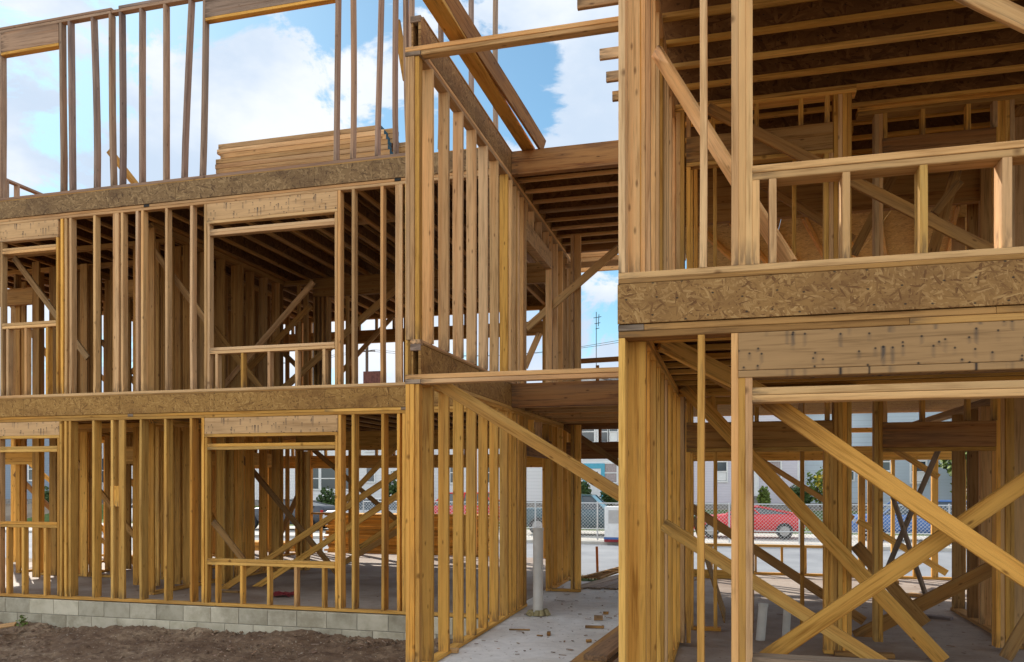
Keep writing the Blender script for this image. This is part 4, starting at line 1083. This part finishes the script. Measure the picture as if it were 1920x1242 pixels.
house('long white house with many windows behind the large ground floor window', 478, 780, YH, 's_white', [(584, 598, 878, 917), (603, 632, 878, 917), (645, 660, 877, 917), (688, 708, 832, 845), (688, 702, 876, 903), (727, 745, 832, 845), (729, 742, 897, 920), (584, 600, 812, 846), (500, 520, 876, 915)], ze=6.7, zr=7.4, gable='x', chim=(681, 714, 697, 'brick'), depth=10)
house('white gabled house seen between the second group of ground floor studs', 265, 470, YH, 's_white', [(300, 322, 872, 910), (360, 385, 872, 910), (430, 452, 872, 910)], gable='y', ze=5.6, zr=7.1)
house('slate blue sided house at the far left behind the studs', -90, 110, YH - 2, 's_slate', [(55, 80, 860, 900), (-40, -15, 860, 900)], gable='x', ze=5.8)
house('pale house between the slate blue and white ones at the left', 130, 255, YH + 1, 's_white', [(192, 214, 860, 905), (150, 170, 860, 905)], gable='y', ze=5.6, zr=7.2)
house('white house glimpsed through the studs of the passage side wall', 800, 1020, YH + 1, 's_white', [(845, 866, 868, 905), (900, 922, 868, 905)], gable='x', ze=5.4, zr=6.6)
# planting
def bush(name, label, px, py, Y, rad, mat='leaf', n=700, flowers=None, cat='bush'):
    c = at(px, py, Y); b = B(); leaves(b, c, rad, n, .10, .22); leaves(b, (c.x + rad[0] * .5, c.y, c.z - rad[2] * .3), tuple(q * .6 for q in rad), n // 3, .10, .2)
    T_ = thing(name, label, cat, (c.x, c.y, c.z - rad[2] - .3), 'planting across the street')
    b.build('foliage', mat, T_); st_ = B()
    for i in range(4): st_.tube((c.x + R.uniform(-.1, .1), c.y, c.z - rad[2] - .25), (c.x + R.uniform(-.4, .4) * rad[0], c.y, c.z + rad[2] * .2), .04, 5, r2=.015)
    st_.build('stem', 'bark', T_)
    if flowers:
        b = B(); leaves(b, (c.x + flowers[0], c.y - .2, c.z + flowers[1]), tuple(q * .55 for q in rad), 160, .12, .2); b.build('flowers', 'yellow', T_)
bush('shrub', 'dark shrub with yellow flowers left of the blue framed door', 1093, 925, 44, (.45, .4, .7), flowers=(.0, -.6))
bush('shrub', 'dark round shrub right of the blue framed door', 1143, 928, 44, (.45, .4, .6))
bush('shrub', 'orange green shrub against the lilac house wall', 1432, 935, 44, (.3, .3, .6), 'leafl')
bush('shrub', 'loose green shrub at the right end of the lilac house', 1497, 928, 43.5, (.6, .4, .5))
bush('shrub', 'yellow flowered bush in front of the pale blue house', 1540, 912, 43.5, (.8, .5, .9), 'leafl', flowers=(.1, .3))
bush('shrub', 'spiky green shrub seen in the large ground floor window', 612, 938, 43.5, (.6, .5, .8))
bush('shrub', 'green shrub behind the silver car', 738, 920, 43.5, (.5, .5, 1.1))
bush('shrub', 'low shrub seen by the slate blue house', 90, 930, 43, (.8, .5, .6))
TR = thing('tree', 'leafy green tree at the far right behind the dark posts', 'tree', (XA(1860, 42), 42, 0))
c = at(1860, 860, 42); b = B(); leaves(b, c, (2.2, 1.6, 2.0), 4500, .16, .34); leaves(b, (c.x + 1, c.y, c.z + 1.8), (1.6, 1.4, 1.3), 2000, .16, .3); b.build('crown', 'leafl', TR)
b = B().tube((c.x, 42, -.1), (c.x + .1, 42, c.z), .18, 8, r2=.1)
for i in range(5): b.tube((c.x + .05, 42, c.z - .8), (c.x + R.uniform(-1.3, 1.3), 42 + R.uniform(-.6, .6), c.z + R.uniform(.2, 1.5)), .07, 5, r2=.02)
b.build('trunk', 'bark', TR)
# utility pole and wires far left of the middle
pp = at(688, 700, 60); UP = thing('utility_pole', 'distant utility pole with wires above the roofs', 'utility pole', (pp.x, 60, 0))
B().tube((pp.x, 60, 0), (pp.x, 60, at(0, 680, 60).z), .12, 6).build('pole', 'bark', UP)
B().board((pp.x - .7, 60, at(0, 690, 60).z), (pp.x + .7, 60, at(0, 690, 60).z), .08, .1).build('crossarm', 'bark', UP)
b = B()
for q in (-.6, .6):
    prev = None
    for i in range(13):
        t = i / 12; p = Vector((pp.x + q - 22 + 44 * t, 60, at(0, 688, 60).z - .9 * math.sin(math.pi * ((t * 2) % 1))))
        if prev: b.tube(prev, p, .018, 4, caps=False)
        prev = p
b.build('wire', 'black', UP)

# =====================================================================  SKY, SUN, CAMERA
def skydir(px, py):
    v = at(px, py, 10.0) - Vector((0, 0, EYE)); return v.normalized()
SUN_EL, SUN_AZ = 35.0, -48.0        # azimuth from +y towards +x
w = bpy.data.worlds.new('World'); sc.world = w; w.use_nodes = True
t = w.node_tree; N = t.nodes; bg = N['Background']
def nw(typ, **kw):
    nd = N.new('ShaderNode' + typ)
    for k, v in kw.items():
        if k.startswith('i_'):
            key = k[2:]; key = int(key) if key.isdigit() else key.replace('_', ' ')
            if isinstance(v, bpy.types.NodeSocket): t.links.new(v, nd.inputs[key])
            else: nd.inputs[key].default_value = v
        else: setattr(nd, k, v)
    return nd
def mt(op, a, b=0.0, cl=False): return nw('Math', operation=op, use_clamp=cl, i_0=a, i_1=b).outputs[0]
SKY_S, CLOUD, EXPO, SUN_S = .112, .83, 0.36, 5.0
sky = nw('TexSky', sky_type='NISHITA'); sky.sun_disc = False
sky.sun_elevation = math.radians(SUN_EL); sky.sun_rotation = math.radians(SUN_AZ); sky.air_density = 1.0; sky.dust_density = .3; sky.ozone_density = 3.0
D = nw('TexCoord').outputs['Generated']
# clouds: noise over the sky directions, thicker or thinner by region
nrm = nw('VectorMath', operation='MULTIPLY', i_0=D, i_1=(3.2, 3.2, 5.5)).outputs[0]
n1 = nw('TexNoise', i_Vector=nrm, i_Scale=2.6, i_Detail=12.0, i_Roughness=.62, i_Distortion=.4).outputs['Fac']
n2 = nw('TexNoise', i_Vector=nw('VectorMath', operation='ADD', i_0=nrm, i_1=(.05, .2, .35)).outputs[0], i_Scale=1.1, i_Detail=6.0, i_Roughness=.55).outputs['Fac']
field = None
for (px, py, rad, wgt) in ((590, 50, 10.5, -.5), (770, 320, 3.5, -.2), (230, 70, 8, -.30), (945, 130, 4, -.36), (1000, 200, 3, -.36), (1125, 520, 5.5, -.42), (90, 200, 5, -.08), (500, 270, 7, .42), (250, 260, 9, .3), (1070, 190, 10, .42), (840, 40, 6, .1), (900, 290, 5, -.06), (1120, 640, 6, .2), (560, 640, 16, .15)):
    v = skydir(px, py)
    dp = nw('VectorMath', operation='DOT_PRODUCT', i_0=D, i_1=tuple(v)).outputs['Value']
    c0 = math.cos(math.radians(rad))
    g = nw('MapRange', interpolation_type='SMOOTHSTEP', i_0=dp, i_1=math.cos(math.radians(rad * 1.5)), i_2=math.cos(math.radians(rad * .25)), i_3=0.0, i_4=wgt).outputs[0]
    field = g if field is None else mt('ADD', field, g)
cov = mt('ADD', mt('ADD', mt('MULTIPLY', n1, 2.3), field), -.53)
mask = nw('MapRange', interpolation_type='SMOOTHSTEP', i_0=cov, i_1=.44, i_2=.66, i_3=0.0, i_4=1.0).outputs[0]
shade = nw('MapRange', interpolation_type='SMOOTHSTEP', i_0=n2, i_1=.38, i_2=.62, i_3=0.0, i_4=1.0).outputs[0]
cc = nw('Mix', data_type='RGBA', i_0=shade, i_6=(.93 * CLOUD, .97 * CLOUD, 1.03 * CLOUD, 1), i_7=(.62 * CLOUD, .74 * CLOUD, .90 * CLOUD, 1)).outputs[2]
# cloud bank behind the camera, brightened and warmed as added fill light
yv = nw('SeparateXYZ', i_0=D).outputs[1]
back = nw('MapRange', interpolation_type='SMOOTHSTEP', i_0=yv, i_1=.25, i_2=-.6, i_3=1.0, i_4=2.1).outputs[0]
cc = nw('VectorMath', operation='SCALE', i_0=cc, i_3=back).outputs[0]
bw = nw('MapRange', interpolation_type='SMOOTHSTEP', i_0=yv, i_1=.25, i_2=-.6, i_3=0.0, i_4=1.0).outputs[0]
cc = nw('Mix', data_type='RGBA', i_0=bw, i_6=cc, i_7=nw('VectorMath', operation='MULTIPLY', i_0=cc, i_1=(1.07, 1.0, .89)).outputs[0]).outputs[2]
skc = nw('VectorMath', operation='SCALE', i_0=sky.outputs[0], i_3=SKY_S).outputs[0]
skc = nw('VectorMath', operation='MULTIPLY', i_0=skc, i_1=(.85, 1.06, .98)).outputs[0]
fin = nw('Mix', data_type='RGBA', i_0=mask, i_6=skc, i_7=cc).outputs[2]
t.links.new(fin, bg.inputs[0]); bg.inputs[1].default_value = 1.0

sd = bpy.data.lights.new('sun', 'SUN'); sd.energy = SUN_S; sd.angle = math.radians(.5); sd.color = (1, .93, .82)
so = bpy.data.objects.new('sun', sd); col.objects.link(so)
e, a = math.radians(SUN_EL), math.radians(SUN_AZ)
to = Vector((math.sin(a) * math.cos(e), math.cos(a) * math.cos(e), math.sin(e)))
so.rotation_euler = to.to_track_quat('Z', 'Y').to_euler(); so.location = (0, 0, 30)

cd = bpy.data.cameras.new('camera'); cam = bpy.data.objects.new('camera', cd); col.objects.link(cam); sc.camera = cam
cam.location = (0, 0, EYE); cam.rotation_euler = (math.radians(90), 0, math.radians(15))
cd.sensor_fit = 'HORIZONTAL'; cd.sensor_width = 36; cd.lens = 36 * F / 1920; cd.shift_y = (HY - 621) / 1920; cd.clip_end = 2000; cd.clip_start = .05
sc.view_settings.view_transform = 'Standard'; sc.view_settings.look = 'None'; sc.view_settings.exposure = EXPO; sc.view_settings.gamma = 1
sc.cycles.max_bounces = 8; sc.cycles.diffuse_bounces = 3; sc.cycles.use_denoising = True
